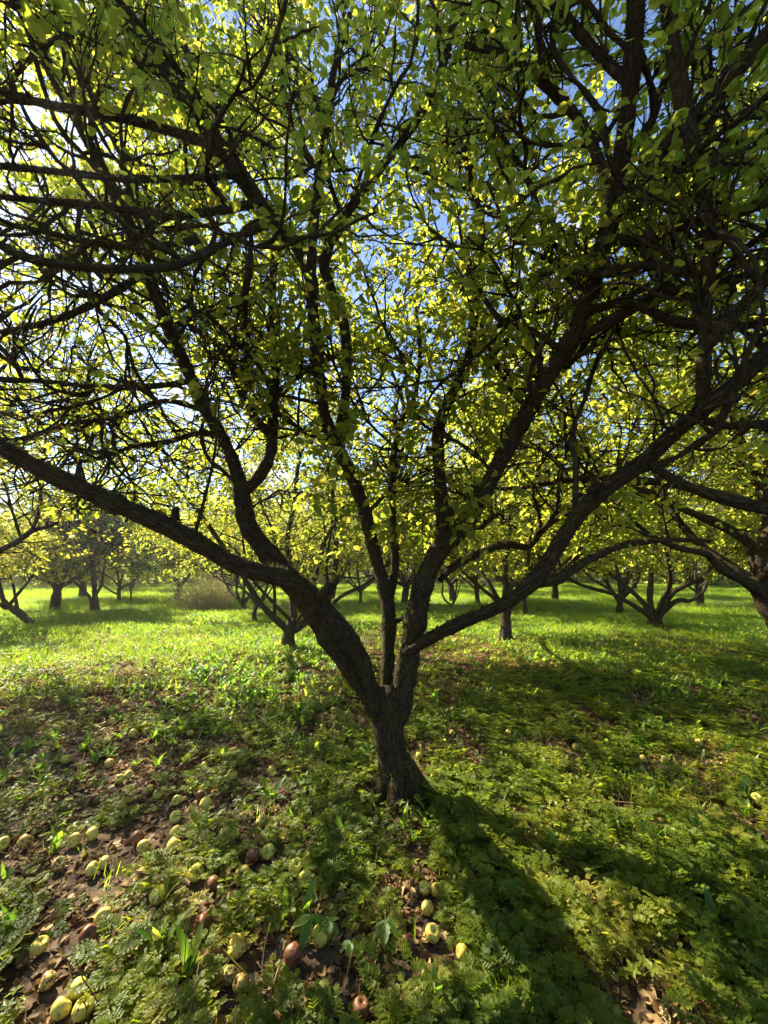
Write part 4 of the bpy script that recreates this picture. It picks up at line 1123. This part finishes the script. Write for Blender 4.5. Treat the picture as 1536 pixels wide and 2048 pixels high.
def dead_leaf(seed):
    rng = np.random.default_rng(seed)
    n = 7; xs = np.linspace(0, 1, n); V = []
    bend, cup, tw = rng.uniform(-.9, .9), rng.uniform(-.2, 1.0), rng.uniform(-.6, .6)
    for i, x in enumerate(xs):
        ww = .33 * math.sin(math.pi * x ** .85) ** .8 if 0 < i < n - 1 else 0.0
        for s in (-1, -.5, 0, .5, 1):
            V.append((x - .5, s * ww * rng.uniform(.85, 1.1), bend * (x - .5) ** 2 + cup * (s * ww) ** 2 * 2.5 + tw * s * ww * (x - .5) + rng.normal(0, .02) + .08))
    Fq = [(i * 5 + j, i * 5 + j + 1, i * 5 + j + 6, i * 5 + j + 5) for i in range(n - 1) for j in range(4)]
    V = np.array(V); k = len(V)
    V = np.vstack([V, [[-.5, -.012, .08], [-.5, .012, .08], [-.85, .01, .12], [-.85, -.01, .12]]]); Fq.append((k, k + 1, k + 2, k + 3))
    return mesh_np('fallen_leaf', V, [np.array(Fq)], M_dead)

c_lacy = proto_collection('lacy_herb', [lacy_clump(200 + i, nf=6 + i % 3) for i in range(5)])
c_tri = proto_collection('small_herb', [trifoliate(210 + i, five=(i % 2 == 1)) for i in range(5)])
c_ros = proto_collection('broad_rosette', [rosette(220 + i, n=4 + i, lean=.35 + .05 * i) for i in range(5)])
c_grs = proto_collection('grass_tuft', [grass_tuft(230 + i, n=16 + 2 * i) for i in range(4)])
def stalk_plant(seed, h=.17):
    rng = np.random.default_rng(seed); ac = Acc()
    for q in range(3):
        b = np.array([rng.normal(0, .03), rng.normal(0, .03), 0]); hh = h * rng.uniform(.6, 1.2)
        tip = b + np.array([rng.normal(0, .03), rng.normal(0, .03), hh]); stem_strip(ac, b, tip, .0016)
        a0 = rng.uniform(0, 6.28)
        for k in range(5):
            c = b + (tip - b) * (.3 + .7 * k / 4)
            for sg in (0, math.pi):
                az = a0 + k * 1.57 + sg
                d = norm(np.array([math.cos(az), math.sin(az), rng.uniform(-.2, .4)]))
                leaflet(ac, c, d, norm(np.array([0, 0, 1]) + rng.standard_normal(3) * .25), .045 * (1.1 - k * .13) * rng.uniform(.8, 1.2), .014, lobed=(seed % 2 == 0))
    return ac.mesh('stalk_herb', M_herb)
def dead_stalks(seed):
    rng = np.random.default_rng(seed); ac = Acc()
    for q in range(5):
        C = np.zeros((1, 5, 3)); C[0, 0, :2] = rng.normal(0, .03, 2)
        d = norm(np.array([rng.normal(0, 1), rng.normal(0, 1), rng.uniform(.05, .8)]))
        for i in range(1, 5): C[0, i] = C[0, i - 1] + d * .045; d = norm(d + .25 * rng.standard_normal(3) * [1, 1, .4])
        C[0, :, 2] = np.abs(C[0, :, 2]) + .006
        V, Q = tubes(C, np.full((1, 5), .0016), 3); ac.add(V, Q)
    return ac.mesh('dead_stalk', M_dead)
c_stk = proto_collection('stalk_herb', [stalk_plant(250 + i, .10 + .02 * i) for i in range(4)])
c_dst = proto_collection('dead_stalk', [dead_stalks(260 + i) for i in range(4)])
dead_meshes = [dead_leaf(240 + i) for i in range(8)]
c_dead = proto_collection('dead_leaf', dead_meshes)

rg = np.random.default_rng(300)
TX, TY = main_tree.location.x, main_tree.location.y
def no_trunk(x, y): return ((x - TX) ** 2 + (y - TY) ** 2 > .2 ** 2) * 1.0

def d_lacy(x, y):
    right = 1 / (1 + np.exp(-(x - .15 + .12 * y) * 2.4))
    n = .6 * fbm(x, y, 7.0, 1) + .4 * fbm(x, y, 1.8, 21)
    base = np.clip((n - .55) * 7, 0, 1) * .75 + right * .85 * np.clip((n - .40) * 5.0, 0, 1)
    return np.clip(base, 0, 1) * np.clip(1.55 - y / 3.4 + .12 * x, 0.03, 1) * no_trunk(x, y)
def d_tri(x, y):
    n = fbm(x, y, 6.0, 2)
    return np.clip((n - .44) * 2.4, 0.08, 1) * np.clip(1.25 - y / 7, .1, 1) * no_trunk(x, y) * .8
def d_ros(x, y):
    n = fbm(x, y, 1.5, 3)
    return np.clip((n - .3) * 1.8, .1, 1) * np.clip((y - .8) / 4, .12, 1) * no_trunk(x, y)
def grassy(x, y):
    n = fbm(x, y, .5, 4)
    return np.clip((y - 8.5 + n * 6 - .25 * x * (x < 0) * 2) / 5.5, .0, 1)
def d_grass(x, y): return np.clip(grassy(x, y) + .10 * (fbm(x, y, 3, 6) > .62) + .45 * ((x > 1.6) & (y < 4) & (fbm(x, y, 2, 9) > .5)), 0, 1) * no_trunk(x, y)
def d_dead(x, y):
    n = fbm(x, y, 1.2, 5)
    return np.clip(.45 + (n - .4) * 1.8, .1, 1) * np.clip(1.35 - grassy(x, y) * 1.25, .06, 1) * no_trunk(x, y)

APPLES = [
 (472, 1920, 38, 'y', 'big yellow apple half in sunlight, left of the apple under the five-fingered leaf'),
 (640, 1895, 36, 'y', 'yellow apple lying under the large five-fingered leaf'),
 (402, 1872, 34, 'b', 'reddish brown rotten apple up-left of the big yellow apple'),
 (120, 2028, 38, 'y', 'left apple of the three green-yellow ones touching in the bottom left corner'),
 (164, 2032, 38, 'y', 'right apple of the three green-yellow ones touching in the bottom left corner'),
 (154, 1988, 34, 'y', 'upper apple of the three touching in the bottom left corner'),
 (95, 1966, 30, 'm', 'half brown half yellow apple above the bottom left corner trio'),
 (78, 1896, 32, 'y', 'pale yellow apple near the left edge with a sunlit top'),
 (205, 1846, 32, 'y', 'bright sunlit yellow apple with a small sprout in front'),
 (175, 1882, 34, 'b', 'broken orange-brown rotten apple below the bright sunlit one'),
 (314, 1808, 30, 'y', 'green-yellow apple partly hidden by an upright strap leaf'),
 (390, 1765, 31, 'y', 'yellow apple with a dark split top, in the middle of the left foreground'),
 (424, 1788, 28, 'b', 'dark brown rotten apple just below the one with the split top'),
 (484, 1768, 31, 'y', 'yellow apple among lacy herbs right of the dark brown rotten one'),
 (590, 1750, 28, 'y', 'pale apple in a sun patch, upper of a touching pair below the trunk'),
 (610, 1774, 29, 'y', 'yellow apple half covered by lacy herbs, lower of a touching pair below the trunk'),
 (536, 1719, 27, 'y', 'round yellow apple beside a brown one left of the trunk foot'),
 (508, 1727, 26, 'b', 'brown apple touching the left side of a round yellow one'),
 (346, 1706, 27, 'y', 'clean yellow apple below the red wrinkled one'),
 (285, 1703, 23, 'y', 'yellow apple in front of a brown rotten one'),
 (272, 1690, 29, 'b', 'brown rotten apple behind a small yellow one'),
 (370, 1682, 25, 'b', 'red-brown wrinkled apple catching the sun'),
 (350, 1679, 24, 'y', 'pale apple touching the left side of the red wrinkled one'),
 (183, 1674, 25, 'y', 'left apple of a spaced pair beneath a sunlit herb patch'),
 (148, 1684, 26, 'y', 'yellow apple with brown mark, left of the spaced pair'),
 (50, 1683, 28, 'm', 'long yellow apple with a brown end near the left edge'),
 (2, 1686, 26, 'y', 'yellow apple cut by the left edge of the picture'),
 (207, 1732, 23, 'y', 'right apple of a small touching pair in the left foreground'),
 (184, 1744, 25, 'y', 'left apple of a small touching pair in the left foreground'),
 (117, 1730, 25, 'm', 'dull spotted apple sunk in herbs below the long yellow one'),
 (410, 1620, 23, 'y', 'clean upright yellow apple with a bright leaf below it'),
 (350, 1647, 23, 'y', 'yellow apple with a dead leaf against its right side'),
 (352, 1611, 19, 'y', 'small apple among pale herbs left of the clean upright one'),
 (400, 1601, 18, 'b', 'small brown apple just above the clean upright yellow one'),
 (463, 1560, 21, 'y', 'bright yellow apple with a dark eye facing the camera'),
 (408, 1541, 17, 'y', 'yellow apple on bare litter left of the one with the dark eye'),
 (363, 1543, 17, 'b', 'pinkish brown apple on bare litter'),
 (543, 1546, 17, 'y', 'yellow apple half sunk in lacy herbs left of the trunk'),
 (315, 1598, 18, 'y', 'yellow apple right of a brown one in the left middle ground'),
 (297, 1586, 14, 'y', 'small green apple beside the yellow one in the left middle ground'),
 (258, 1585, 17, 'y', 'yellow apple between two herb clumps at the left'),
 (256, 1556, 16, 'y', 'upper right apple of a close pair at the left'),
 (240, 1564, 17, 'y', 'lower left apple of a close pair at the left'),
 (189, 1598, 15, 'b', 'small reddish apple in shade at the left'),
 (218, 1533, 18, 'm', 'dull apple just below a bright dandelion leaf at the left'),
 (132, 1521, 18, 'y', 'pale apple in the sunny litter at far left'),
 (494, 1478, 17, 'y', 'round yellow apple alone left of the trunk, furthest right in its row'),
 (380, 1474, 14, 'y', 'left apple of a tiny pair in the mid left litter'),
 (398, 1475, 12, 'b', 'right apple of a tiny pair in the mid left litter'),
 (265, 1476, 17, 'y', 'greenish apple beside a yellowed leaf in the left litter'),
 (292, 1472, 15, 'm', 'mottled apple right beside the greenish one in the left litter'),
 (224, 1450, 13, 'y', 'small green apple in the upper left litter'),
 (60, 1430, 12, 'y', 'small pale apple at the far left on the edge of the grass'),
 (248, 1418, 12, 'y', 'small apple next to a yellow leaf near the sunny grass'),
 (684, 1386, 12, 'm', 'apple with a dark hole close to the left side of the trunk fork'),
 (667, 1425, 13, 'y', 'yellow apple below the one with the dark hole, by the leaning limb'),
 (645, 1457, 13, 'y', 'shaded yellow apple left of the trunk below the leaning limb'),
 (604, 1461, 12, 'b', 'shaded brownish apple further left of the trunk'),
 (576, 1399, 11, 'y', 'tiny greenish apple beneath the stubby tree'),
 (486, 1410, 11, 'y', 'tiny yellow apple in the sunny litter left of the stubby tree'),
 (523, 1655, 23, 'm', 'yellow apple with a brown crack, between grass blades'),
 (622, 1669, 20, 'b', 'small red rotten apple in the litter below the trunk'),
 (468, 1680, 19, 'y', 'small yellow apple hidden under lacy herbs'),
 (480, 1991, 27, 'm', 'yellow apple with a purple-red top near the bottom edge'),
 (648, 2003, 28, 'y', 'long yellow apple standing on end near the bottom edge'),
 (680, 2034, 36, 'k', 'almost black rotten apple at the bottom edge'),
 (722, 2042, 36, 'b', 'orange-brown rotten apple at the bottom edge beside the black one'),
 (586, 1936, 38, 'b', 'large dark brown rotten apple behind a curled bright leaf'),
 (458, 1975, 24, 'm', 'dull yellow windfall half buried left of the purple-topped one'),
 (850, 1784, 24, 'y', 'left apple of a side-by-side pair right of the trunk foot'),
 (873, 1787, 24, 'y', 'right apple of a side-by-side pair right of the trunk foot'),
 (855, 1824, 26, 'y', 'yellow apple with its stem hollow facing up, below the side-by-side pair'),
 (865, 1879, 31, 'y', 'tall golden apple in shade, lowest of the column right of the trunk'),
 (812, 1902, 30, 'b', 'brown rotten apple left of the tall golden one'),
 (926, 1916, 24, 'y', 'narrow golden apple half hidden in the bright lacy herbs'),
 (1106, 1892, 28, 'b', 'rotten pinkish brown apple with a sun glint in the right foreground'),
 (790, 1790, 22, 'b', 'dark brown windfall below the trunk foot'),
 (1076, 1706, 21, 'y', 'green-yellow apple in the herb patch right of centre'),
 (1152, 1493, 14, 'y', 'yellow apple on litter right of the trunk, in the middle distance'),
 (1398, 1490, 16, 'm', 'tan apple lit by the sun at the right'),
 (1330, 1516, 14, 'y', 'right apple of a loose trio in the shade at the right'),
 (1286, 1515, 12, 'y', 'upper apple of a loose trio in the shade at the right'),
 (1281, 1534, 12, 'y', 'lower apple of a loose trio in the shade at the right'),
 (1392, 1611, 16, 'm', 'left apple of a dim pair in front of the right herb bank'),
 (1432, 1612, 16, 'y', 'right apple of a dim pair in front of the right herb bank'),
 (1514, 1592, 20, 'y', 'sunlit apple near the right edge'),
 (905, 1471, 11, 'y', 'small shaded apple just right of the trunk'),
 (888, 1463, 10, 'y', 'small pale apple nearest to the right side of the trunk'),
 (1017, 1465, 12, 'y', 'small green apple under a plantain leaf right of the trunk'),
 (838, 1521, 15, 'y', 'shaded yellow apple at the right side of the trunk foot'),
 (906, 1417, 9, 'y', 'tiny apple behind the trunk to its right'),
 (1235, 1271, 5, 'y', 'tiny apple on the grass left of the low forked tree'),
 (1225, 1279, 5, 'y', 'tiny apple on the grass nearest the low forked tree shadow'),
]
APX = []
for _px, _py, _w, _k, _l in APPLES:
    _Y = ground_Y(_py, .042); _p, _t = P(_px, _py, _Y); APX.append((_p[0], _p[1], .032))
for _px, _py in ((618, 1862), (770, 1868), (657, 1868), (700, 1915), (1020, 1780)):
    _Y = ground_Y(_py, .08); _p, _t = P(_px, _py, _Y); APX.append((_p[0], _p[1], .05))
def clear_of_fruit(res, rad=.095):
    pts, rot, scl, idx = res
    ok = np.ones(len(pts), bool)
    for ax, ay, ar in APX:
        # plants just in front of a fruit, on the viewer's side, would bury it
        d = math.hypot(ax, ay); cx, cy = ax - ax / d * .05, ay - ay / d * .05
        ok &= (pts[:, 0] - cx) ** 2 + (pts[:, 1] - cy) ** 2 > (rad + ar * .3) ** 2
    return pts[ok], rot[ok], scl[ok], idx[ok]
a = place(rg, 42000, (.75, 8), d_lacy, lambda r, n: r.uniform(.35, 1.05, n), 5)
scatter('lacy_herbs', *clear_of_fruit(a), c_lacy, 'low lacy-leaved green herbs carpeting the ground around the trunk and the right foreground', 'herbs')
b = place(rg, 60000, (.75, 11), d_tri, lambda r, n: r.uniform(.5, 1.1, n), 5)
scatter('small_herbs', *clear_of_fruit(b), c_tri, 'small three and five leaflet herbs among the fallen fruit', 'herbs')
c = place(rg, 38000, (1.0, 13), d_ros, lambda r, n: r.uniform(.45, 1.15, n), 5)
scatter('broad_leaf_weeds', *clear_of_fruit(c), c_ros, 'strap-leaved dandelion-like weeds standing in the leaf litter and grass', 'weeds')
d1 = place(rg, 42000, (.8, 14), d_grass, lambda r, n: r.uniform(.5, 1.1, n), 4)
d1[2][:] *= .6 + .8 * fbm(d1[0][:, 0], d1[0][:, 1], 2.2, 42)
scatter('near_grass', *d1, c_grs, 'short sunlit grass on the orchard floor', 'grass')
d2 = place(rg, 70000, (13, 42), lambda x, y: np.ones_like(x), lambda r, n: r.uniform(.9, 1.9, n), 4, halfw=1.05)
d2[2][:] *= .55 + .9 * fbm(d2[0][:, 0], d2[0][:, 1], .9, 41)
scatter('meadow_grass', *d2, c_grs, 'long bright green meadow grass stretching to the back rows', 'grass')
e = place(rg, 800000, (.75, 13), d_dead, lambda r, n: r.uniform(.035, .065, n), 8, tilt=.35)
e[0][:, 2] += .004
scatter('leaf_litter', *clear_of_fruit(e, .03), c_dead, 'brown and tan leaf litter under the trees', 'leaf litter')
def d_stk(x, y): return np.clip((.5 * fbm(x, y, 5, 31) + .5 * fbm(x, y, 1.5, 32) - .53 + .04 * np.clip(x, -1, 1)) * 5, 0, 1) * np.clip(1.3 - y / 6, .05, 1) * no_trunk(x, y)
f_ = place(rg, 16000, (.8, 9), d_stk, lambda r, n: r.uniform(.5, 1.1, n), 4)
scatter('leafy_stalks', *clear_of_fruit(f_), c_stk, 'leafy upright weeds in loose patches among the low herbs', 'weeds')
g_ = place(rg, 7000, (.75, 9), lambda x, y: np.ones_like(x) * .5 * no_trunk(x, y), lambda r, n: r.uniform(.5, 1.4, n), 4)
scatter('dead_stalks', *g_, c_dst, 'thin dead stalks and twigs lying in the litter', 'twigs')
print('scatter', len(a[0]), len(b[0]), len(c[0]), len(d1[0]), len(d2[0]), len(e[0]))

# the nearest fallen leaves, one by one
def near_leaves():
    rng = np.random.default_rng(310)
    pix = [(1, 1), ]
    k = 0
    for i in range(2000):
        if k >= 130: break
        px, py = rng.uniform(10, 1526), rng.uniform(1640, 2040)
        dens = .9 if px < 900 else .25
        if rng.uniform() > dens: continue
        Y = ground_Y(py, .02); p, _ = P(px, py, Y)
        if (p[0] - TX) ** 2 + (p[1] - TY) ** 2 < .25 ** 2: continue
        o = bpy.data.objects.new('fallen_leaf', dead_meshes[k % 8]); COL.objects.link(o)
        s = rng.uniform(.04, .066)
        o.location = (p[0], p[1], float(gh(p[0], p[1])) + .012); o.scale = (s, s, s)
        o.rotation_euler = (rng.normal(0, .35), rng.normal(0, .35), rng.uniform(0, 6.28))
        tag(o, 'dry brown curled leaf lying in the litter of the near foreground', 'leaf', 'dead leaves fallen in the foreground')
        k += 1
near_leaves()

# ------------------------------------------------------------------ apples
def apple_material(name, cols, blot, blot_amt):
    m, N, L, out = new_mat(name)
    tcn = N.new('ShaderNodeTexCoord'); oi = N.new('ShaderNodeObjectInfo')
    ad = N.new('ShaderNodeVectorMath'); ad.operation = 'ADD'
    cx = N.new('ShaderNodeCombineXYZ')
    mu = N.new('ShaderNodeMath'); mu.operation = 'MULTIPLY'; mu.inputs[1].default_value = 37
    L.new(oi.outputs['Random'], mu.inputs[0]); L.new(mu.outputs[0], cx.inputs[0]); L.new(mu.outputs[0], cx.inputs[2])
    L.new(tcn.outputs['Object'], ad.inputs[0]); L.new(cx.outputs[0], ad.inputs[1])
    n1 = N.new('ShaderNodeTexNoise'); n1.inputs['Scale'].default_value = 1.1; n1.inputs['Detail'].default_value = 3
    n2 = N.new('ShaderNodeTexNoise'); n2.inputs['Scale'].default_value = 2.3; n2.inputs['Detail'].default_value = 5
    n3 = N.new('ShaderNodeTexVoronoi'); n3.inputs['Scale'].default_value = 9
    for n in (n1, n2, n3): L.new(ad.outputs[0], n.inputs['Vector'])
    r1 = ramp(N, cols); L.new(n1.outputs['Fac'], r1.inputs['Fac'])
    rv = ramp(N, [(0, (.62, .80, .45)), (.35, (1, 1, 1)), (.7, (1.0, .86, .70)), (1, (.75, .60, .42))]); L.new(oi.outputs['Random'], rv.inputs['Fac'])
    mv = N.new('ShaderNodeMixRGB'); mv.blend_type = 'MULTIPLY'; mv.inputs['Fac'].default_value = .6
    L.new(r1.outputs['Color'], mv.inputs['Color1']); L.new(rv.outputs['Color'], mv.inputs['Color2']); r1 = mv
    r2 = ramp(N, [(blot_amt, (0, 0, 0)), (blot_amt + .05, (1, 1, 1))]); L.new(n2.outputs['Fac'], r2.inputs['Fac'])
    mx = N.new('ShaderNodeMixRGB'); mx.inputs['Color2'].default_value = (*blot, 1)
    L.new(r2.outputs['Color'], mx.inputs['Fac']); L.new(r1.outputs['Color'], mx.inputs['Color1'])
    r3 = ramp(N, [(.06, (1, 1, 1)), (.12, (0, 0, 0))]); L.new(n3.outputs['Distance'], r3.inputs['Fac'])
    mx2 = N.new('ShaderNodeMixRGB'); mx2.inputs['Color2'].default_value = (.28, .2, .1, 1)
    f = N.new('ShaderNodeMath'); f.operation = 'MULTIPLY'; f.inputs[1].default_value = .3
    L.new(r3.outputs['Color'], f.inputs[0]); L.new(f.outputs[0], mx2.inputs['Fac']); L.new(mx.outputs['Color'], mx2.inputs['Color1'])
    p = N.new('ShaderNodeBsdfPrincipled'); p.inputs['Roughness'].default_value = .5; p.inputs['Specular IOR Level'].default_value = .3
    p.inputs['Subsurface Weight'].default_value = .08; p.inputs['Subsurface Radius'].default_value = (.01, .008, .003); p.inputs['Subsurface Scale'].default_value = .3
    L.new(mx2.outputs['Color'], p.inputs['Base Color'])
    b = N.new('ShaderNodeBump'); b.inputs['Strength'].default_value = .25; b.inputs['Distance'].default_value = .01
    L.new(n2.outputs['Fac'], b.inputs['Height']); L.new(b.outputs['Normal'], p.inputs['Normal'])
    L.new(p.outputs['BSDF'], out.inputs['Surface'])
    return m
A_yel = apple_material('yellow_apple', [(.3, (.46, .42, .07)), (.6, (.62, .54, .11)), (.8, (.68, .52, .15))], (.17, .08, .03), .60)
A_brn = apple_material('rotten_apple', [(.3, (.10, .035, .014)), (.6, (.19, .075, .03)), (.8, (.28, .13, .06))], (.06, .02, .01), .6)
A_mix = apple_material('half_rotten_apple', [(.3, (.42, .38, .08)), (.7, (.55, .45, .12))], (.20, .055, .03), .5)
A_blk = apple_material('black_apple', [(.3, (.02, .012, .010)), (.8, (.06, .035, .028))], (.10, .06, .05), .6)
m_, N_, L_, out_ = new_mat('apple_stem')
p_ = N_.new('ShaderNodeBsdfPrincipled'); p_.inputs['Base Color'].default_value = (.05, .03, .018, 1); p_.inputs['Roughness'].default_value = .8
L_.new(p_.outputs['BSDF'], out_.inputs['Surface']); M_stem = m_

def apple_mesh(seed, mat, wrinkle=0.0, elong=1.0):
    rng = np.random.default_rng(seed)
    nr, ns = 18, 24
    V = [(0, 0, .62 * elong)]; 
    th = np.linspace(.06, math.pi - .06, nr); a = np.arange(ns) * 2 * math.pi / ns
    ph = rng.uniform(0, 6, 6)
    V = []
    for t in th:
        r = math.sin(t) ** .85
        z = math.cos(t) * .92 * elong
        z -= .36 * math.exp(-(t / .36) ** 2) * elong; z += .26 * math.exp(-((math.pi - t) / .33) ** 2)
        taper = 1 + .10 * math.cos(t)
        for q in a:
            f = 1 + .025 * math.cos(5 * q + ph[0]) * (1.2 - abs(math.cos(t))) + .02 * math.sin(2 * q + ph[1]) + .015 * math.sin(3 * t + q + ph[2])
            if wrinkle: f *= 1 + wrinkle * (math.sin(7 * q + 5 * t + ph[3]) * .5 + math.sin(13 * q - 9 * t + ph[4]) * .3 + rng.normal(0, .25))
            V.append((r * f * taper * math.cos(q), r * f * taper * math.sin(q), z * (1 + .03 * math.sin(q + ph[5]))))
    F4 = [(i * ns + j, i * ns + (j + 1) % ns, (i + 1) * ns + (j + 1) % ns, (i + 1) * ns + j) for i in range(nr - 1) for j in range(ns)]
    k = len(V)
    V.append((0, 0, .50 * elong)); V.append((0, 0, -.62 * elong))
    F3 = [(k, (j + 1) % ns, j) for j in range(ns)] + [(k + 1, (nr - 1) * ns + j, (nr - 1) * ns + (j + 1) % ns) for j in range(ns)]
    F4 = [f[::-1] for f in F4]; F3 = [f[::-1] for f in F3]
    return mesh_np('apple', np.array(V), [np.array(F4), np.array(F3)], mat)

def stem_mesh():
    C = np.array([[[0, 0, .42], [.03, .01, .7], [.10, .03, .98]]]); V, Q = tubes(C, np.array([[.045, .04, .06]]), 6)
    return mesh_np('stem', V, [Q], M_stem)
AM = {'y': [apple_mesh(400 + i, A_yel, 0, e) for i, e in enumerate((1, 1.08, 1.18, .95))],
      'b': [apple_mesh(410 + i, A_brn, .03, 1) for i in range(3)],
      'm': [apple_mesh(420 + i, A_mix, .01, 1.1) for i in range(2)],
      'k': [apple_mesh(430, A_blk, .035, 1)]}
SM = stem_mesh()

def put_apples():
    rng = np.random.default_rng(500)
    for k, (px, py, w, kind, lab) in enumerate(APPLES):
        r = .032
        Y = ground_Y(py, r + .01); p, t = P(px, py, Y)
        # ultra-wide corners stretch things sideways: use the undistorted size, clamped to real fruit
        r = min(max(w * t / F / 2 * .94, .025), .037)
        me = AM[kind][k % len(AM[kind])]
        o = bpy.data.objects.new('apple', me); COL.objects.link(o)
        o.location = (p[0], p[1], float(gh(p[0], p[1])) + r * .85 + .010); o.scale = (r, r, r)
        o.rotation_euler = (rng.uniform(-1.7, 1.7), rng.uniform(-1.2, 1.2), rng.uniform(0, 6.28))
        tag(o, lab, 'apple', 'windfall apples on the ground')
        s = bpy.data.objects.new('stem', SM); COL.objects.link(s); s.parent = o
    # one still hanging
    p, _ = P(1437, 1018, 3.2)
    o = bpy.data.objects.new('apple', AM['y'][1]); COL.objects.link(o); o.location = p; o.scale = (.032,) * 3
    tag(o, 'single yellow apple still hanging among the dark branches at the right', 'apple')
    s = bpy.data.objects.new('stem', SM); COL.objects.link(s); s.parent = o
put_apples()

# ------------------------------------------------------------------ single plants that stand out
def palmate_plant(px, py, size, label, seed, leaves_n=1, tone=0.5):
    rng = np.random.default_rng(seed)
    h = .095 if py > 1700 else .06
    Y = ground_Y(py, h); p, _ = P(px, py, Y)
    root = empty('palmate_plant', (p[0], p[1], float(gh(p[0], p[1]))), label, 'plant')
    ac = Acc(); stem_strip(ac, np.array([.0, 0, 0]), np.array([0, 0, h]), .002); 
    V0 = np.array([[-.002, 0, 0], [.002, 0, 0], [.002, 0, h], [-.002, 0, h]])
    st = link('stem', ac.mesh('stem', M_strap), root, loc=(0, 0, 0))
    for k in range(5):
        a = 6.28 * (k - 2) / 6.2 - 1.57 + rng.uniform(-.15, .15)
        me = leaf_proto(np.random.default_rng(seed * 7 + k), 'leaf', mat=M_strap, wid=.26, n=11, serr=.05)
        o = link('leaf', me, root, loc=(0, 0, h))
        s = size * (1.0 if k == 2 else .85) * rng.uniform(.85, 1.1)
        o.scale = (s, s, s); o.rotation_euler = (rng.normal(0, .15), rng.uniform(-.1, .35), a)
palmate_plant(618, 1862, .085, 'sunlit plant with one large five-fingered leaf over a yellow apple', 600)
palmate_plant(770, 1868, .08, 'shaded five-fingered leaf plant right of the sunlit one', 601)
palmate_plant(657, 1868, .06, 'second sunlit five-fingered leaf overlapping the first one', 604)
palmate_plant(700, 1915, .055, 'bluish three-part leaf low between the two five-fingered plants', 605)
palmate_plant(772, 1588, .045, 'small five-leaflet plant at the foot of the main trunk', 602)
palmate_plant(1020, 1780, .065, 'pale bright five-leaflet plant in the shade band right of the apples', 603)

def strap_plant(px, py, L_, w, n, label, seed, upright=.3):
    rng = np.random.default_rng(seed)
    Y = ground_Y(py, .0); p, _ = P(px, py, Y)
    root = empty('strap_leaf_plant', (p[0], p[1], float(gh(p[0], p[1]))), label, 'plant')
    for k in range(n):
        V, Fq = blade_strip(rng, L_ * rng.uniform(.7, 1.15), w * rng.uniform(.8, 1.2), n=9, lean=rng.uniform(.0, upright * 2), curl=rng.uniform(.2, 1.0), lob=.08, az=6.28 * k / n + rng.uniform(-.4, .4))
        link('leaf', mesh_np('leaf', V, [Fq], M_strap), root, loc=(0, 0, 0))
for a_ in [(315, 1945, .17, .017, 5, 'clump of long bright strap leaves right of the bottom left apple trio', 610),
           (375, 1990, .17, .02, 4, 'dark green upright strap leaves next to the curled pale dead leaf', 611),
           (420, 1770, .12, .010, 3, 'narrow upright leaves beside the apple with the split top', 612),
           (320, 1835, .14, .012, 3, 'upright leaf standing in front of a half hidden apple', 613),
           (870, 2035, .14, .012, 4, 'bright sunlit strap leaf rising from the bottom edge', 614),
           (210, 1515, .10, .010, 4, 'bright dandelion leaf clump above a dull apple at the left', 615),
           (160, 1570, .12, .010, 5, 'lit dandelion clump in the shade at the far left', 616),
           (1250, 1420, .10, .010, 4, 'small pale dandelion clump in the right middle ground', 617),
           (1495, 1720, .12, .012, 5, 'broad leaved clump near the right edge', 618)]:
    strap_plant(*a_)

# ------------------------------------------------------------------ air, veiled to imitate lens glare
def glare_haze(density, aniso):  # faint scattering box added to imitate the veil of lens glare
    me = bpy.data.meshes.new('glare_haze')
    x0, x1, y0, y1, z0, z1 = -75, 75, -20, 75, -1.5, 14
    v = [(x, y, z) for x in (x0, x1) for y in (y0, y1) for z in (z0, z1)]
    f = [(0, 1, 3, 2), (4, 6, 7, 5), (0, 4, 5, 1), (2, 3, 7, 6), (0, 2, 6, 4), (1, 5, 7, 3)]
    me.from_pydata(v, [], f); me.update()
    m = bpy.data.materials.new('glare_haze_air'); m.use_nodes = True
    nt = m.node_tree; nt.nodes.clear()
    out = nt.nodes.new('ShaderNodeOutputMaterial')
    pv = nt.nodes.new('ShaderNodeVolumePrincipled')
    pv.inputs['Color'].default_value = (1, .97, .9, 1)
    pv.inputs['Density'].default_value = density
    pv.inputs['Anisotropy'].default_value = aniso
    nt.links.new(pv.outputs['Volume'], out.inputs['Volume'])
    me.materials.append(m)
    o = bpy.data.objects.new('glare_haze', me); COL.objects.link(o)
    tag(o, 'thin warm volume added to stand in for lens glare at the upper left', 'glare_haze', kind='stuff')
glare_haze(0.0015, 0.6)
print('done')
